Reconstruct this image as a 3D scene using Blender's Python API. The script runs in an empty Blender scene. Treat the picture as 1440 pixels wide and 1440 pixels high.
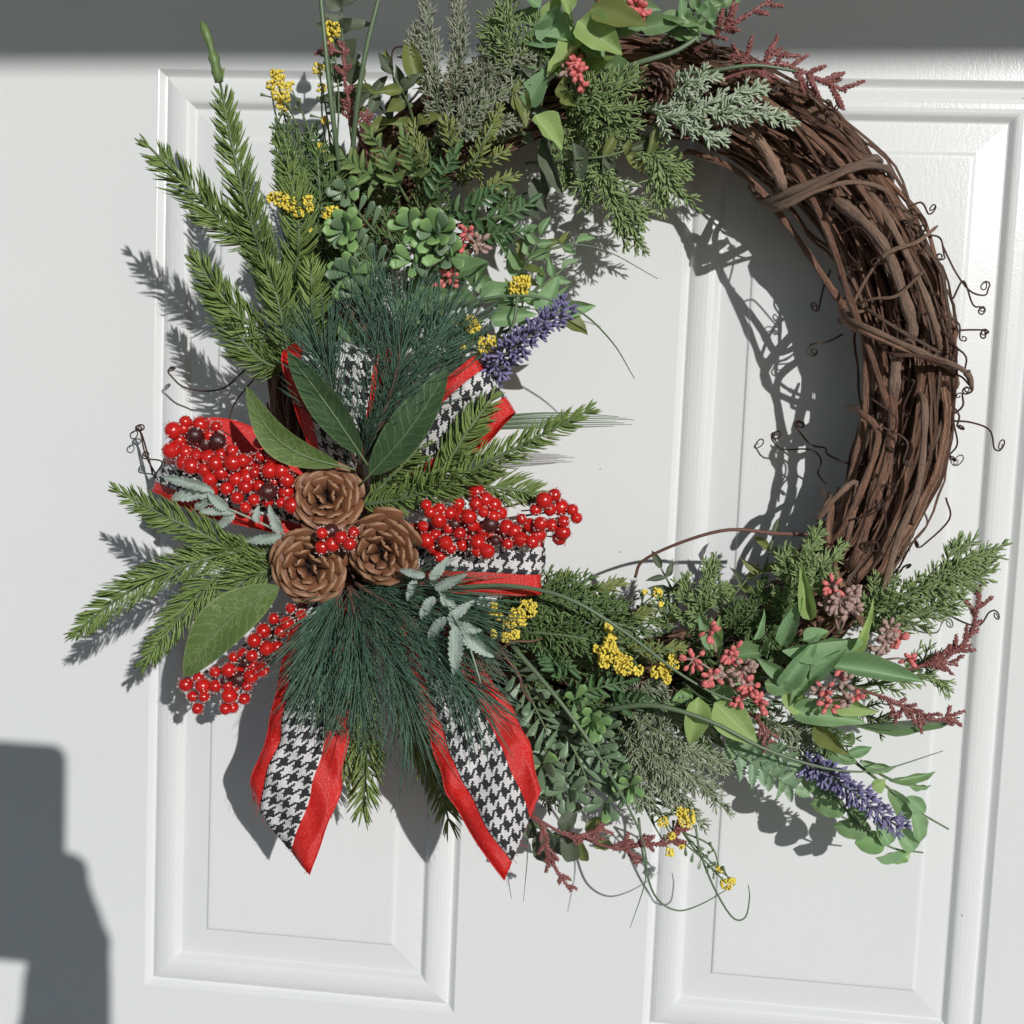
import bpy, math, random
import numpy as np
from mathutils import Vector, Matrix
random.seed(7); rng = np.random.default_rng(7)
S = bpy.context.scene
COL = S.collection
# ------------------------------------------------------------------ camera
U = 0.0005                                   # metres per door unit
RM = np.array([[0.99375162, -0.04158965, 0.10357611], [0.05024865, 0.99532803, -0.08244504], [-0.09966334, 0.08713445, 0.99119867]])
CC = np.array([662.948, 431.499, -1608.507]); FOC = 1700.0
def W3(c): return Vector(((c[0] - 580) * U, c[2] * U, 1.75 - c[1] * U))      # door units -> metres
def Wd(d): return Vector((d[0], d[2], -d[1]))
cam_data = bpy.data.cameras.new('camera'); cam = bpy.data.objects.new('camera', cam_data); COL.objects.link(cam)
r_, u_, b_ = Wd(RM[0]), Wd(-RM[1]), Wd(-RM[2])
CAM = W3(CC)
cam.matrix_world = Matrix(((r_.x, u_.x, b_.x, CAM.x), (r_.y, u_.y, b_.y, CAM.y), (r_.z, u_.z, b_.z, CAM.z), (0, 0, 0, 1)))
cam_data.sensor_width = 36; cam_data.lens = 36 * FOC / 1440; cam_data.clip_start = 0.01; cam_data.clip_end = 200
S.camera = cam
# ------------------------------------------------------------------ light
SUN = Vector((0.499, -1.0, 0.348)).normalized()                 # towards the sun
w = bpy.data.worlds.new('World'); S.world = w; w.use_nodes = True
sky = w.node_tree.nodes.new('ShaderNodeTexSky'); sky.sky_type = 'NISHITA'; sky.sun_disc = False; sky.dust_density = .2; sky.ozone_density = 3.8
sky.sun_elevation = math.asin(SUN.z); sky.sun_rotation = math.atan2(SUN.x, SUN.y)
bg = w.node_tree.nodes['Background']; bg.inputs[1].default_value = 0.062
w.node_tree.links.new(sky.outputs[0], bg.inputs[0])
sd = bpy.data.lights.new('sun', 'SUN'); sd.energy = 2.88; sd.angle = math.radians(0.53); sd.color = (1, 0.985, 0.965)
sun = bpy.data.objects.new('sun', sd); COL.objects.link(sun); sun.rotation_euler = SUN.to_track_quat('Z', 'Y').to_euler()
sun.location = (1, -3, 3)
S.view_settings.view_transform = 'Standard'; S.view_settings.look = 'None'; S.view_settings.exposure = 0.0; S.view_settings.gamma = 1
# ------------------------------------------------------------------ helpers
PXM = 0.00045                                # about one photo pixel, in metres, at the wreath
OUT = Vector((0, -1, 0))
def P(px, py, mm):                           # the point mm millimetres off the door that the photo shows at px, py
    d = RM.T @ np.array([(px - 720) / FOC, (py - 720) / FOC, 1.0])
    t = (-mm * 0.001 / U - CC[2]) / d[2]
    return W3(CC + t * d)
def V(p): return P(*p) if not isinstance(p, Vector) else p
def rnd(a, b): return random.uniform(a, b)
def spline(pts, n):                          # Catmull-Rom through points, n samples
    q = np.array([tuple(V(p)) for p in pts], float)
    if len(q) == 2: return q[0] + (q[1] - q[0]) * np.linspace(0, 1, n)[:, None]
    e = np.vstack([2 * q[0] - q[1], q, 2 * q[-1] - q[-2]])
    m = len(q) - 1; out = []
    for s in np.linspace(0, m, n):
        i = min(int(s), m - 1); t = s - i; a, b, c, d = e[i:i + 4]
        out.append(.5 * ((2 * b) + (c - a) * t + (2 * a - 5 * b + 4 * c - d) * t * t + (3 * b - a - 3 * c + d) * t ** 3))
    return np.array(out)
def nrm(a): return a / np.maximum(np.linalg.norm(a, axis=-1, keepdims=True), 1e-12)
def tangents(c):
    return nrm(np.gradient(c, axis=0))
class MB:
    def __init__(s): s.v = []; s.f = []; s.uv = []; s.n = 0
    def tube(s, c, rad, k=6, cap=True):
        c = np.asarray(c, float); m = len(c); T = tangents(c)
        rad = np.broadcast_to(np.asarray(rad, float), (m,))
        a = np.array([0, -1., 0.1]) if abs(T[0][1]) < .9 else np.array([1., 0, 0])
        u = nrm(a - T[0] * (a @ T[0])); b0 = s.n; ang = np.arange(k) * 2 * math.pi / k
        L = 0
        for i in range(m):
            u = nrm(u - T[i] * (u @ T[i])); w_ = np.cross(T[i], u)
            if i: L += np.linalg.norm(c[i] - c[i - 1])
            ring = c[i] + rad[i] * (np.cos(ang)[:, None] * u + np.sin(ang)[:, None] * w_)
            s.v.extend(map(tuple, ring)); s.uv.extend([(j / k, L) for j in range(k)])
        for i in range(m - 1):
            for j in range(k):
                s.f.append((b0 + i * k + j, b0 + i * k + (j + 1) % k, b0 + (i + 1) * k + (j + 1) % k, b0 + (i + 1) * k + j))
        if cap:
            s.f.append(tuple(b0 + j for j in range(k))[::-1]); s.f.append(tuple(b0 + (m - 1) * k + j for j in range(k)))
        s.n += m * k
    def add(s, v, f, uv=None):
        s.f.extend([tuple(i + s.n for i in q) for q in f]); s.v.extend(v); s.uv.extend(uv or [(0, 0)] * len(v)); s.n += len(v)
    def mesh(s, name, mat, base=Vector((0, 0, 0)), smooth=True):
        me = bpy.data.meshes.new(name); b = np.array(tuple(base))
        me.from_pydata((np.array(s.v) - b).tolist(), [], s.f)
        l = me.uv_layers.new(name='UVMap'); idx = np.empty(len(me.loops), int); me.loops.foreach_get('vertex_index', idx)
        l.data.foreach_set('uv', np.array(s.uv, float)[idx].ravel())
        if smooth: me.polygons.foreach_set('use_smooth', np.ones(len(me.polygons), bool))
        me.materials.append(mat); return me
WORLD = {}                                   # world position of every thing's base
def thing(name, label, cat, base, group=None):
    o = bpy.data.objects.new(name, None); COL.objects.link(o); o.empty_display_size = .01
    o.location = V(base); o['label'] = label; o['category'] = cat
    if group: o['group'] = group
    WORLD[o] = V(base); return o
def part(name, mb, mat, parent, stuff=False, smooth=True):
    b = WORLD[parent]; me = mb.mesh(name, mat, b, smooth) if isinstance(mb, MB) else mb(name, mat, b)
    o = bpy.data.objects.new(name, me); COL.objects.link(o); o.parent = parent; WORLD[o] = b
    if stuff: o['kind'] = 'stuff'
    return o
def inst(name, me, parent, M):
    o = bpy.data.objects.new(name, me); COL.objects.link(o); o.parent = parent
    o.matrix_local = Matrix.Translation(-WORLD[parent]) @ M; return o
def frame(base, y, n, sx, sy, sz):           # matrix with Y along y, Z near n
    y = y.normalized(); n = (n - y * n.dot(y)).normalized(); x = y.cross(n)
    return Matrix(((x.x * sx, y.x * sy, n.x * sz, base.x), (x.y * sx, y.y * sy, n.y * sz, base.y), (x.z * sx, y.z * sy, n.z * sz, base.z), (0, 0, 0, 1)))
# ------------------------------------------------------------------ materials
def newmat(name):
    m = bpy.data.materials.new(name); m.use_nodes = True; t = m.node_tree
    return m, t, t.nodes['Principled BSDF'], t.nodes['Material Output']
def N(t, kind, **kw):
    n = t.nodes.new(kind)
    for k, v in kw.items():
        if k.startswith('i'): n.inputs[int(k[1:])].default_value = v
        else: setattr(n, k, v)
    return n
def math_(t, op, a, b=None, c=None):
    n = t.nodes.new('ShaderNodeMath'); n.operation = op
    for i, x in enumerate((a, b, c)):
        if x is None: continue
        if isinstance(x, (int, float)): n.inputs[i].default_value = x
        else: t.links.new(x, n.inputs[i])
    return n.outputs[0]
def mixc(t, fac, a, b):
    n = t.nodes.new('ShaderNodeMix'); n.data_type = 'RGBA'
    for i, x in ((0, fac), (6, a), (7, b)):
        if isinstance(x, (int, float)): n.inputs[i].default_value = x
        elif isinstance(x, tuple): n.inputs[i].default_value = (*x[:3], 1)
        else: t.links.new(x, n.inputs[i])
    return n.outputs[2]
def sc(c, k): return tuple(min(1, x * k) for x in c)
def plantmat(name, col, col2=None, rough=.45, transl=.18, noise=60, vein=None, tip=None, frost=None, needle=False, spec=.5, bump=.15):
    m, t, p, out = newmat(name); L = t.links.new
    col2 = col2 or sc(col, .62)
    tc = N(t, 'ShaderNodeTexCoord'); nz = N(t, 'ShaderNodeTexNoise'); nz.inputs['Scale'].default_value = noise * 4; nz.inputs['Detail'].default_value = 4
    L(tc.outputs['Object'], nz.inputs['Vector'])
    oi = N(t, 'ShaderNodeObjectInfo')
    if needle:
        at = N(t, 'ShaderNodeAttribute', attribute_name='tint'); r = at.outputs['Fac']
    else: r = oi.outputs['Random']
    f = math_(t, 'MULTIPLY_ADD', nz.outputs[0], .55, math_(t, 'MULTIPLY', r, .5))
    c = mixc(t, f, col2, col)
    uv = N(t, 'ShaderNodeUVMap', uv_map='UVMap'); sx = N(t, 'ShaderNodeSeparateXYZ'); L(uv.outputs[0], sx.inputs[0])
    if tip:
        c = mixc(t, math_(t, 'MULTIPLY', math_(t, 'POWER', sx.outputs[1], 2.0), .85), c, tip)
    hgt = nz.outputs[0]
    if vein:
        a = math_(t, 'ABSOLUTE', math_(t, 'MULTIPLY_ADD', sx.outputs[0], 2, -1))
        wob = math_(t, 'MULTIPLY', math_(t, 'SUBTRACT', nz.outputs[0], .5), 1.5)
        fr = math_(t, 'FRACT', math_(t, 'ADD', math_(t, 'MULTIPLY_ADD', sx.outputs[1], 11, wob), math_(t, 'MULTIPLY', a, -1.7)))
        lat = math_(t, 'SUBTRACT', 1, math_(t, 'SMOOTH_MIN', 1, math_(t, 'MULTIPLY', math_(t, 'ABSOLUTE', math_(t, 'SUBTRACT', fr, .5)), 9), .2))
        mid = math_(t, 'LESS_THAN', a, .045)
        vm = math_(t, 'MAXIMUM', math_(t, 'MULTIPLY', math_(t, 'MAXIMUM', lat, 0), .55), math_(t, 'MULTIPLY', mid, .8), )
        if name.startswith('bay'):
            mpv = N(t, 'ShaderNodeMapping'); mpv.inputs['Scale'].default_value = (6, 15, 1); L(uv.outputs[0], mpv.inputs[0]); vv = N(t, 'ShaderNodeTexVoronoi', feature='DISTANCE_TO_EDGE'); vv.inputs['Scale'].default_value = 1; L(mpv.outputs[0], vv.inputs['Vector'])
            net = math_(t, 'MULTIPLY', math_(t, 'LESS_THAN', vv.outputs[0], .05), math_(t, 'MULTIPLY', math_(t, 'GREATER_THAN', nz.outputs[0], .5), .42 if 'olive' in name else .22)); vm = math_(t, 'MAXIMUM', math_(t, 'MULTIPLY', vm, .8), net)
        c = mixc(t, math_(t, 'MULTIPLY', math_(t, 'GREATER_THAN', math_(t, 'ADD', a, math_(t, 'MULTIPLY', nz.outputs[0], .2)), 1.02), .35), c, vein)
        c = mixc(t, vm, c, vein); hgt = math_(t, 'SUBTRACT', nz.outputs[0], vm)
    if frost:
        n2 = N(t, 'ShaderNodeTexNoise'); n2.inputs['Scale'].default_value = 1100; n2.inputs['Detail'].default_value = 3; L(tc.outputs['Object'], n2.inputs['Vector'])
        c = mixc(t, math_(t, 'MULTIPLY', math_(t, 'GREATER_THAN', n2.outputs[0], frost[1]), .8), c, frost[0])
    L(c, p.inputs['Base Color']); p.inputs['Roughness'].default_value = rough; p.inputs['Specular IOR Level'].default_value = spec
    b = N(t, 'ShaderNodeBump'); b.inputs['Strength'].default_value = bump; b.inputs['Distance'].default_value = .001; L(hgt, b.inputs['Height']); L(b.outputs[0], p.inputs['Normal'])
    if transl:
        tr = N(t, 'ShaderNodeBsdfTranslucent'); L(c, tr.inputs[0]); mx = N(t, 'ShaderNodeMixShader'); mx.inputs[0].default_value = transl
        L(p.outputs[0], mx.inputs[1]); L(tr.outputs[0], mx.inputs[2]); L(mx.outputs[0], out.inputs[0])
    return m
def solidmat(name, col, col2=None, rough=.4, noise=80, bump=.2, bdist=.001, spec=.5, coat=0, thr=None):
    m, t, p, out = newmat(name); L = t.links.new
    tc = N(t, 'ShaderNodeTexCoord'); nz = N(t, 'ShaderNodeTexNoise'); nz.inputs['Scale'].default_value = noise; nz.inputs['Detail'].default_value = 6
    L(tc.outputs['Object'], nz.inputs['Vector']); oi = N(t, 'ShaderNodeObjectInfo')
    f = math_(t, 'MULTIPLY_ADD', nz.outputs[0], .8, math_(t, 'MULTIPLY', oi.outputs['Random'], .3))
    if thr: f = math_(t, 'GREATER_THAN', nz.outputs[0], thr)
    c = mixc(t, f, col2 or sc(col, .6), col); L(c, p.inputs['Base Color'])
    p.inputs['Roughness'].default_value = rough; p.inputs['Specular IOR Level'].default_value = spec; p.inputs['Coat Weight'].default_value = coat; p.inputs['Coat Roughness'].default_value = .12
    b = N(t, 'ShaderNodeBump'); b.inputs['Strength'].default_value = bump; b.inputs['Distance'].default_value = bdist; L(nz.outputs[0], b.inputs['Height']); L(b.outputs[0], p.inputs['Normal'])
    return m
M = {}
M['spruce'] = plantmat('spruce_green', (.36, .48, .15), (.13, .22, .06), needle=True, rough=.33, transl=.15)
M['spruce_tip'] = plantmat('spruce_yellow_green', (.42, .46, .16), (.20, .26, .08), needle=True, rough=.45)
M['pine'] = plantmat('pine_dark_needles', (.17, .30, .205), (.04, .095, .065), needle=True, rough=.33, transl=.05)
M['fir'] = plantmat('fir_green', (.47, .60, .26), (.18, .28, .10), needle=True, rough=.42)
M['fir_dark'] = plantmat('fir_dark_green', (.25, .38, .13), (.075, .14, .05), needle=True, rough=.4)
M['frost'] = plantmat('frosted_fir', (.58, .60, .46), (.20, .23, .15), needle=True, rough=.65)
M['pale'] = plantmat('pale_frosted_fir', (.80, .86, .70), (.34, .48, .28), needle=True, rough=.7)
M['cedar'] = plantmat('cedar_green', (.24, .30, .18), (.10, .145, .08), needle=True, rough=.6)
M['moss'] = plantmat('moss_frost', (.62, .66, .48), (.20, .26, .14), needle=True, rough=.65)
M['box'] = plantmat('boxwood_leaf', (.26, .42, .17), (.17, .27, .16), rough=.33, transl=.12, spec=.5, tip=(.28, .48, .14), noise=30)
M['box_dark'] = plantmat('boxwood_dark_leaf', (.24, .35, .20), (.12, .195, .115), rough=.3, transl=.1, spec=.6, noise=30)
M['box_bright'] = plantmat('boxwood_bright_leaf', (.30, .50, .18), (.21, .36, .15), rough=.3, transl=.2, spec=.6, noise=30)
M['bay_dark'] = plantmat('bay_leaf_dark', (.065, .125, .05), (.04, .085, .036), vein=(.18, .26, .11), rough=.5, transl=.06, noise=25, spec=.3, bump=.4)
M['bay_olive'] = plantmat('bay_leaf_olive', (.15, .215, .06), (.085, .145, .042), vein=(.30, .38, .16), rough=.5, transl=.08, noise=25, spec=.3, bump=.4)
M['leaf'] = plantmat('broad_leaf_green', (.38, .58, .28), (.19, .37, .17), vein=(.46, .62, .36), rough=.36, transl=.3, noise=40, bump=.35)
M['leaf_light'] = plantmat('broad_leaf_light', (.54, .70, .23), (.32, .50, .17), vein=(.58, .74, .36), rough=.36, transl=.34, noise=40, bump=.35)
M['euc'] = plantmat('eucalyptus_leaf', (.25, .39, .17), (.12, .22, .095), vein=(.30, .43, .22), rough=.38, transl=.2, noise=25)
M['euc_frost'] = plantmat('eucalyptus_frosted', (.12, .155, .085), (.055, .08, .045), rough=.55, transl=.15, frost=((.4, .43, .35), .60), noise=25)
M['olive'] = plantmat('olive_leaf', (.27, .31, .09), (.15, .19, .06), rough=.45, transl=.3, frost=((.4, .42, .3), .66), noise=25)
M['fern'] = plantmat('fern_leaf', (.22, .33, .12), (.11, .19, .065), rough=.42, transl=.2, tip=(.32, .38, .14), noise=30)
M['fern_dark'] = plantmat('fern_dark_leaf', (.14, .25, .105), (.065, .14, .06), rough=.36, transl=.12, noise=30)
M['holly'] = plantmat('serrated_leaf', (.32, .48, .24), (.24, .36, .25), rough=.4, transl=.25, noise=25)
M['mint'] = plantmat('mint_frosted_leaf', (.64, .73, .66), (.44, .53, .46), rough=.6, transl=.15, vein=(.24, .35, .27), noise=40, bump=.5)
M['grass'] = plantmat('grass_blade', (.16, .22, .125), (.09, .14, .075), rough=.42, transl=0, noise=10)
M['stem'] = plantmat('green_stem', (.19, .25, .12), (.09, .14, .06), rough=.5, transl=0, noise=20)
M['stem_pale'] = plantmat('pale_stem', (.36, .43, .34), (.2, .26, .19), rough=.6, transl=0, noise=20)
M['yellow'] = solidmat('yellow_flower', (.95, .80, .14), (.80, .60, .06), rough=.65, noise=400, bump=.5)
M['coral'] = solidmat('coral_bud', (.80, .22, .21), (.62, .15, .15), rough=.42, noise=120)
M['dusty'] = solidmat('dusty_bud', (.52, .33, .29), (.34, .26, .22), rough=.7, noise=200)
M['rust'] = plantmat('rust_heather', (.52, .21, .19), (.20, .07, .065), needle=True, rough=.35, transl=.05)
M['lav'] = plantmat('lavender_petal', (.36, .33, .56), (.17, .15, .30), rough=.5, transl=.15, noise=40)
M['twig'] = solidmat('brown_twig', (.20, .10, .07), (.10, .045, .035), rough=.65, noise=150)
M['berry'] = solidmat('red_berry', (.70, .020, .014), (.33, .007, .007), rough=.22, noise=40, bump=.08, coat=.4)
M['berry_dark'] = solidmat('dark_berry', (.10, .02, .02), (.03, .01, .01), rough=.3, noise=100, bump=.2, coat=.3)
M['frostbit'] = solidmat('sugar_frost', (.80, .66, .64), (.55, .34, .32), rough=.6, noise=300, bump=.4)
def conemat(name, c1, c2, c3):
    m, t, p, out = newmat(name); L = t.links.new
    uv = N(t, 'ShaderNodeUVMap', uv_map='UVMap'); sx = N(t, 'ShaderNodeSeparateXYZ'); L(uv.outputs[0], sx.inputs[0])
    tc = N(t, 'ShaderNodeTexCoord'); nz = N(t, 'ShaderNodeTexNoise'); nz.inputs['Scale'].default_value = 5; nz.inputs['Detail'].default_value = 6; L(tc.outputs['Object'], nz.inputs['Vector'])
    oi = N(t, 'ShaderNodeObjectInfo')
    c = mixc(t, math_(t, 'MULTIPLY_ADD', nz.outputs[0], .7, math_(t, 'MULTIPLY', oi.outputs['Random'], .3)), c2, c1)
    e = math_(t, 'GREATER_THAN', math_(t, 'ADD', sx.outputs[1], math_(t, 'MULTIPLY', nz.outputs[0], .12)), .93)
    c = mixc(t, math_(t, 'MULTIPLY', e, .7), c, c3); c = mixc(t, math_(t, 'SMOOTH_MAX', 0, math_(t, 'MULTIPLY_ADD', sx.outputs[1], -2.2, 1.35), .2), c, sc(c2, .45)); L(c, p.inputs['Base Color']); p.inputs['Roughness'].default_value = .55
    b = N(t, 'ShaderNodeBump'); b.inputs['Strength'].default_value = .5; b.inputs['Distance'].default_value = .0012; L(nz.outputs[0], b.inputs['Height']); L(b.outputs[0], p.inputs['Normal'])
    return m
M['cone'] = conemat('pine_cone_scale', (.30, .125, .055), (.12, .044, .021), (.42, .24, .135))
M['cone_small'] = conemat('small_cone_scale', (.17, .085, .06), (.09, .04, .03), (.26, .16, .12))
def vinemat(name, c1, c2):
    m, t, p, out = newmat(name); L = t.links.new
    uv = N(t, 'ShaderNodeUVMap', uv_map='UVMap'); mp = N(t, 'ShaderNodeMapping'); mp.inputs['Scale'].default_value = (14, 70, 1); L(uv.outputs[0], mp.inputs[0])
    nz = N(t, 'ShaderNodeTexNoise'); nz.inputs['Scale'].default_value = 1; nz.inputs['Detail'].default_value = 7; nz.inputs['Roughness'].default_value = .65; L(mp.outputs[0], nz.inputs['Vector'])
    tc = N(t, 'ShaderNodeTexCoord'); n2 = N(t, 'ShaderNodeTexNoise'); n2.inputs['Scale'].default_value = 45; L(tc.outputs['Object'], n2.inputs['Vector'])
    oi = N(t, 'ShaderNodeObjectInfo')
    mp3 = N(t, 'ShaderNodeMapping'); mp3.inputs['Scale'].default_value = (26, 420, 1); L(uv.outputs[0], mp3.inputs[0]); n3 = N(t, 'ShaderNodeTexNoise'); n3.inputs['Scale'].default_value = 1; n3.inputs['Detail'].default_value = 4; L(mp3.outputs[0], n3.inputs['Vector'])
    f = math_(t, 'ADD', math_(t, 'MULTIPLY_ADD', math_(t, 'ADD', math_(t, 'MULTIPLY_ADD', nz.outputs[0], 1.7, -.45), math_(t, 'MULTIPLY_ADD', n3.outputs[0], .8, -.4)), .9, math_(t, 'MULTIPLY', n2.outputs[0], .5)), math_(t, 'MULTIPLY_ADD', oi.outputs['Random'], .5, -.42))
    c = mixc(t, f, c2, c1); c = mixc(t, math_(t, 'MULTIPLY', math_(t, 'GREATER_THAN', math_(t, 'FRACT', math_(t, 'MULTIPLY', oi.outputs['Random'], 7.3)), .72), math_(t, 'MULTIPLY', n2.outputs[0], .9)), c, (.33, .26, .20)); L(c, p.inputs['Base Color']); p.inputs['Roughness'].default_value = .62
    b = N(t, 'ShaderNodeBump'); b.inputs['Strength'].default_value = 1.0; b.inputs['Distance'].default_value = .0035; L(math_(t, 'ADD', nz.outputs[0], math_(t, 'MULTIPLY', n3.outputs[0], .5)), b.inputs['Height']); L(b.outputs[0], p.inputs['Normal'])
    return m
M['vine'] = vinemat('grapevine_bark', (.70, .39, .25), (.075, .028, .019))
M['tendril'] = vinemat('tendril_bark', (.24, .11, .075), (.09, .038, .03))
# red satin with glitter, and the woven houndstooth (a 2/2 twill of 4 dark and 4 light threads, as real houndstooth is)
m, t, p, out = newmat('red_glitter_satin'); M['satin'] = m; L = t.links.new
tc = N(t, 'ShaderNodeTexCoord'); nz = N(t, 'ShaderNodeTexNoise'); nz.inputs['Scale'].default_value = 3200; nz.inputs['Detail'].default_value = 2; L(tc.outputs['Object'], nz.inputs['Vector']); vo = N(t, 'ShaderNodeTexVoronoi'); vo.inputs['Scale'].default_value = 2300; L(tc.outputs['Object'], vo.inputs['Vector'])
sepc = N(t, 'ShaderNodeSeparateColor'); L(vo.outputs['Color'], sepc.inputs[0]); c = mixc(t, nz.outputs[0], (.52, .005, .005), (.86, .022, .015)); c = mixc(t, math_(t, 'MULTIPLY', math_(t, 'GREATER_THAN', sepc.outputs[0], .9), .4), c, (1, .22, .18)); L(c, p.inputs['Base Color']); p.inputs['Roughness'].default_value = .34; p.inputs['Specular IOR Level'].default_value = .6
p.inputs['Sheen Weight'].default_value = .0; p.inputs['Sheen Tint'].default_value = (1, .2, .15, 1)
b = N(t, 'ShaderNodeBump'); b.inputs['Strength'].default_value = .4; b.inputs['Distance'].default_value = .0009; L(math_(t, 'ADD', nz.outputs[0], vo.outputs['Distance']), b.inputs['Height']); L(b.outputs[0], p.inputs['Normal'])
m, t, p, out = newmat('houndstooth_weave'); M['hound'] = m; L = t.links.new
uv = N(t, 'ShaderNodeUVMap', uv_map='UVMap'); sx = N(t, 'ShaderNodeSeparateXYZ'); L(uv.outputs[0], sx.inputs[0])
TH = 1 / .00108
xs = math_(t, 'ADD', math_(t, 'MULTIPLY', sx.outputs[0], TH), 800); ys = math_(t, 'ADD', math_(t, 'MULTIPLY', sx.outputs[1], TH), 800)
nf = N(t, 'ShaderNodeTexNoise'); nf.inputs['Scale'].default_value = 700; tco = N(t, 'ShaderNodeTexCoord'); L(tco.outputs['Object'], nf.inputs['Vector']); xs = math_(t, 'ADD', xs, math_(t, 'MULTIPLY', math_(t, 'SUBTRACT', nf.outputs[0], .5), .8)); ys = math_(t, 'ADD', ys, math_(t, 'MULTIPLY', math_(t, 'SUBTRACT', nf.outputs[0], .5), -.8))
xf = math_(t, 'FLOOR', xs); yf = math_(t, 'FLOOR', ys)
wx = math_(t, 'LESS_THAN', math_(t, 'MODULO', xf, 8), 4); wy = math_(t, 'LESS_THAN', math_(t, 'MODULO', yf, 8), 4)
over = math_(t, 'LESS_THAN', math_(t, 'MODULO', math_(t, 'ADD', xf, yf), 4), 2)
val = math_(t, 'ADD', math_(t, 'MULTIPLY', wx, over), math_(t, 'MULTIPLY', wy, math_(t, 'SUBTRACT', 1, over)))
nz = N(t, 'ShaderNodeTexNoise'); nz.inputs['Scale'].default_value = 900
c = mixc(t, val, (.012, .012, .016), (.84, .82, .81)); c = mixc(t, math_(t, 'MULTIPLY', nz.outputs[0], .25), c, (.16, .15, .16)); L(c, p.inputs['Base Color']); p.inputs['Roughness'].default_value = .85
ex = math_(t, 'ABSOLUTE', math_(t, 'SUBTRACT', math_(t, 'FRACT', xs), .5)); ey = math_(t, 'ABSOLUTE', math_(t, 'SUBTRACT', math_(t, 'FRACT', ys), .5))
hh = math_(t, 'ADD', math_(t, 'MULTIPLY', math_(t, 'SUBTRACT', .5, ex), over), math_(t, 'MULTIPLY', math_(t, 'SUBTRACT', .5, ey), math_(t, 'SUBTRACT', 1, over)))
b = N(t, 'ShaderNodeBump'); b.inputs['Strength'].default_value = .6; b.inputs['Distance'].default_value = .0006; L(hh, b.inputs['Height']); L(b.outputs[0], p.inputs['Normal'])
# door paint: satin white over a fine embossed wood grain
m, t, p, out = newmat('white_door_paint'); M['door'] = m; L = t.links.new
tc = N(t, 'ShaderNodeTexCoord'); mp = N(t, 'ShaderNodeMapping'); mp.inputs['Scale'].default_value = (420, 420, 120); L(tc.outputs['Object'], mp.inputs[0])
nz = N(t, 'ShaderNodeTexNoise'); nz.inputs['Scale'].default_value = 1; nz.inputs['Detail'].default_value = 3; nz.inputs['Roughness'].default_value = .6; L(mp.outputs[0], nz.inputs['Vector'])
mp2 = N(t, 'ShaderNodeMapping'); mp2.inputs['Scale'].default_value = (900, 900, 700); L(tc.outputs['Object'], mp2.inputs[0])
n3 = N(t, 'ShaderNodeTexNoise'); n3.inputs['Scale'].default_value = 1; n3.inputs['Detail'].default_value = 2; L(mp2.outputs[0], n3.inputs['Vector'])
n2 = N(t, 'ShaderNodeTexNoise'); n2.inputs['Scale'].default_value = 6; n2.inputs['Detail'].default_value = 5; L(tc.outputs['Object'], n2.inputs['Vector'])
c = mixc(t, n2.outputs[0], (.765, .782, .780), (.815, .826, .820)); vs = N(t, 'ShaderNodeTexVoronoi'); vs.inputs['Scale'].default_value = 55; L(tc.outputs['Object'], vs.inputs['Vector']); sv = N(t, 'ShaderNodeSeparateColor'); L(vs.outputs['Color'], sv.inputs[0]); c = mixc(t, math_(t, 'MULTIPLY', math_(t, 'MULTIPLY', math_(t, 'LESS_THAN', vs.outputs['Distance'], .045), math_(t, 'GREATER_THAN', sv.outputs[0], .82)), .6), c, (.25, .24, .22)); L(c, p.inputs['Base Color']); p.inputs['Roughness'].default_value = .26; p.inputs['Specular IOR Level'].default_value = .5
hs = math_(t, 'ADD', math_(t, 'MULTIPLY', nz.outputs[0], .6), math_(t, 'MULTIPLY', n3.outputs[0], .5))
b = N(t, 'ShaderNodeBump'); b.inputs['Strength'].default_value = .17; b.inputs['Distance'].default_value = .0008; L(hs, b.inputs['Height']); L(b.outputs[0], p.inputs['Normal'])
M['floor'] = solidmat('concrete', (.17, .175, .18), (.12, .125, .13), rough=.85, noise=14)
M['soffit'] = solidmat('soffit_paint', (.70, .70, .68), (.62, .62, .61), rough=.6, noise=10)
# ------------------------------------------------------------------ setting: porch floor and porch roof (they carry the door's light and its top shadow)
def boxmb(mb, x0, x1, y0, y1, z0, z1, tilt=0):
    v = [(x, y, z + tilt * x) for x in (x0, x1) for y in (y0, y1) for z in (z0, z1)]
    mb.add(v, [(0, 1, 3, 2), (4, 6, 7, 5), (0, 4, 5, 1), (2, 3, 7, 6), (0, 2, 6, 4), (1, 5, 7, 3)])
def struct(name, mb, mat):
    o = bpy.data.objects.new(name, mb.mesh(name, mat, smooth=False)); COL.objects.link(o); o['kind'] = 'structure'; return o
mb = MB(); boxmb(mb, -2.5, 2.5, -3.5, .2, -.18, 0); struct('porch_floor', mb, M['floor'])
mb = MB(); boxmb(mb, -2.2, 2.6, -1.80, .1, 2.369, 2.53, .016); struct('porch_roof', mb, M['soffit'])
M['wall'] = solidmat('wall_paint', (.66, .65, .62), (.58, .57, .55), rough=.8, noise=20)
mb = MB(); boxmb(mb, -2.5, -.472, -.012, .12, 0, 2.36); boxmb(mb, .472, 2.5, -.012, .12, 0, 2.36); boxmb(mb, -.472, .472, -.012, .12, 2.072, 2.36); struct('wall', mb, M['wall'])
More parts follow.
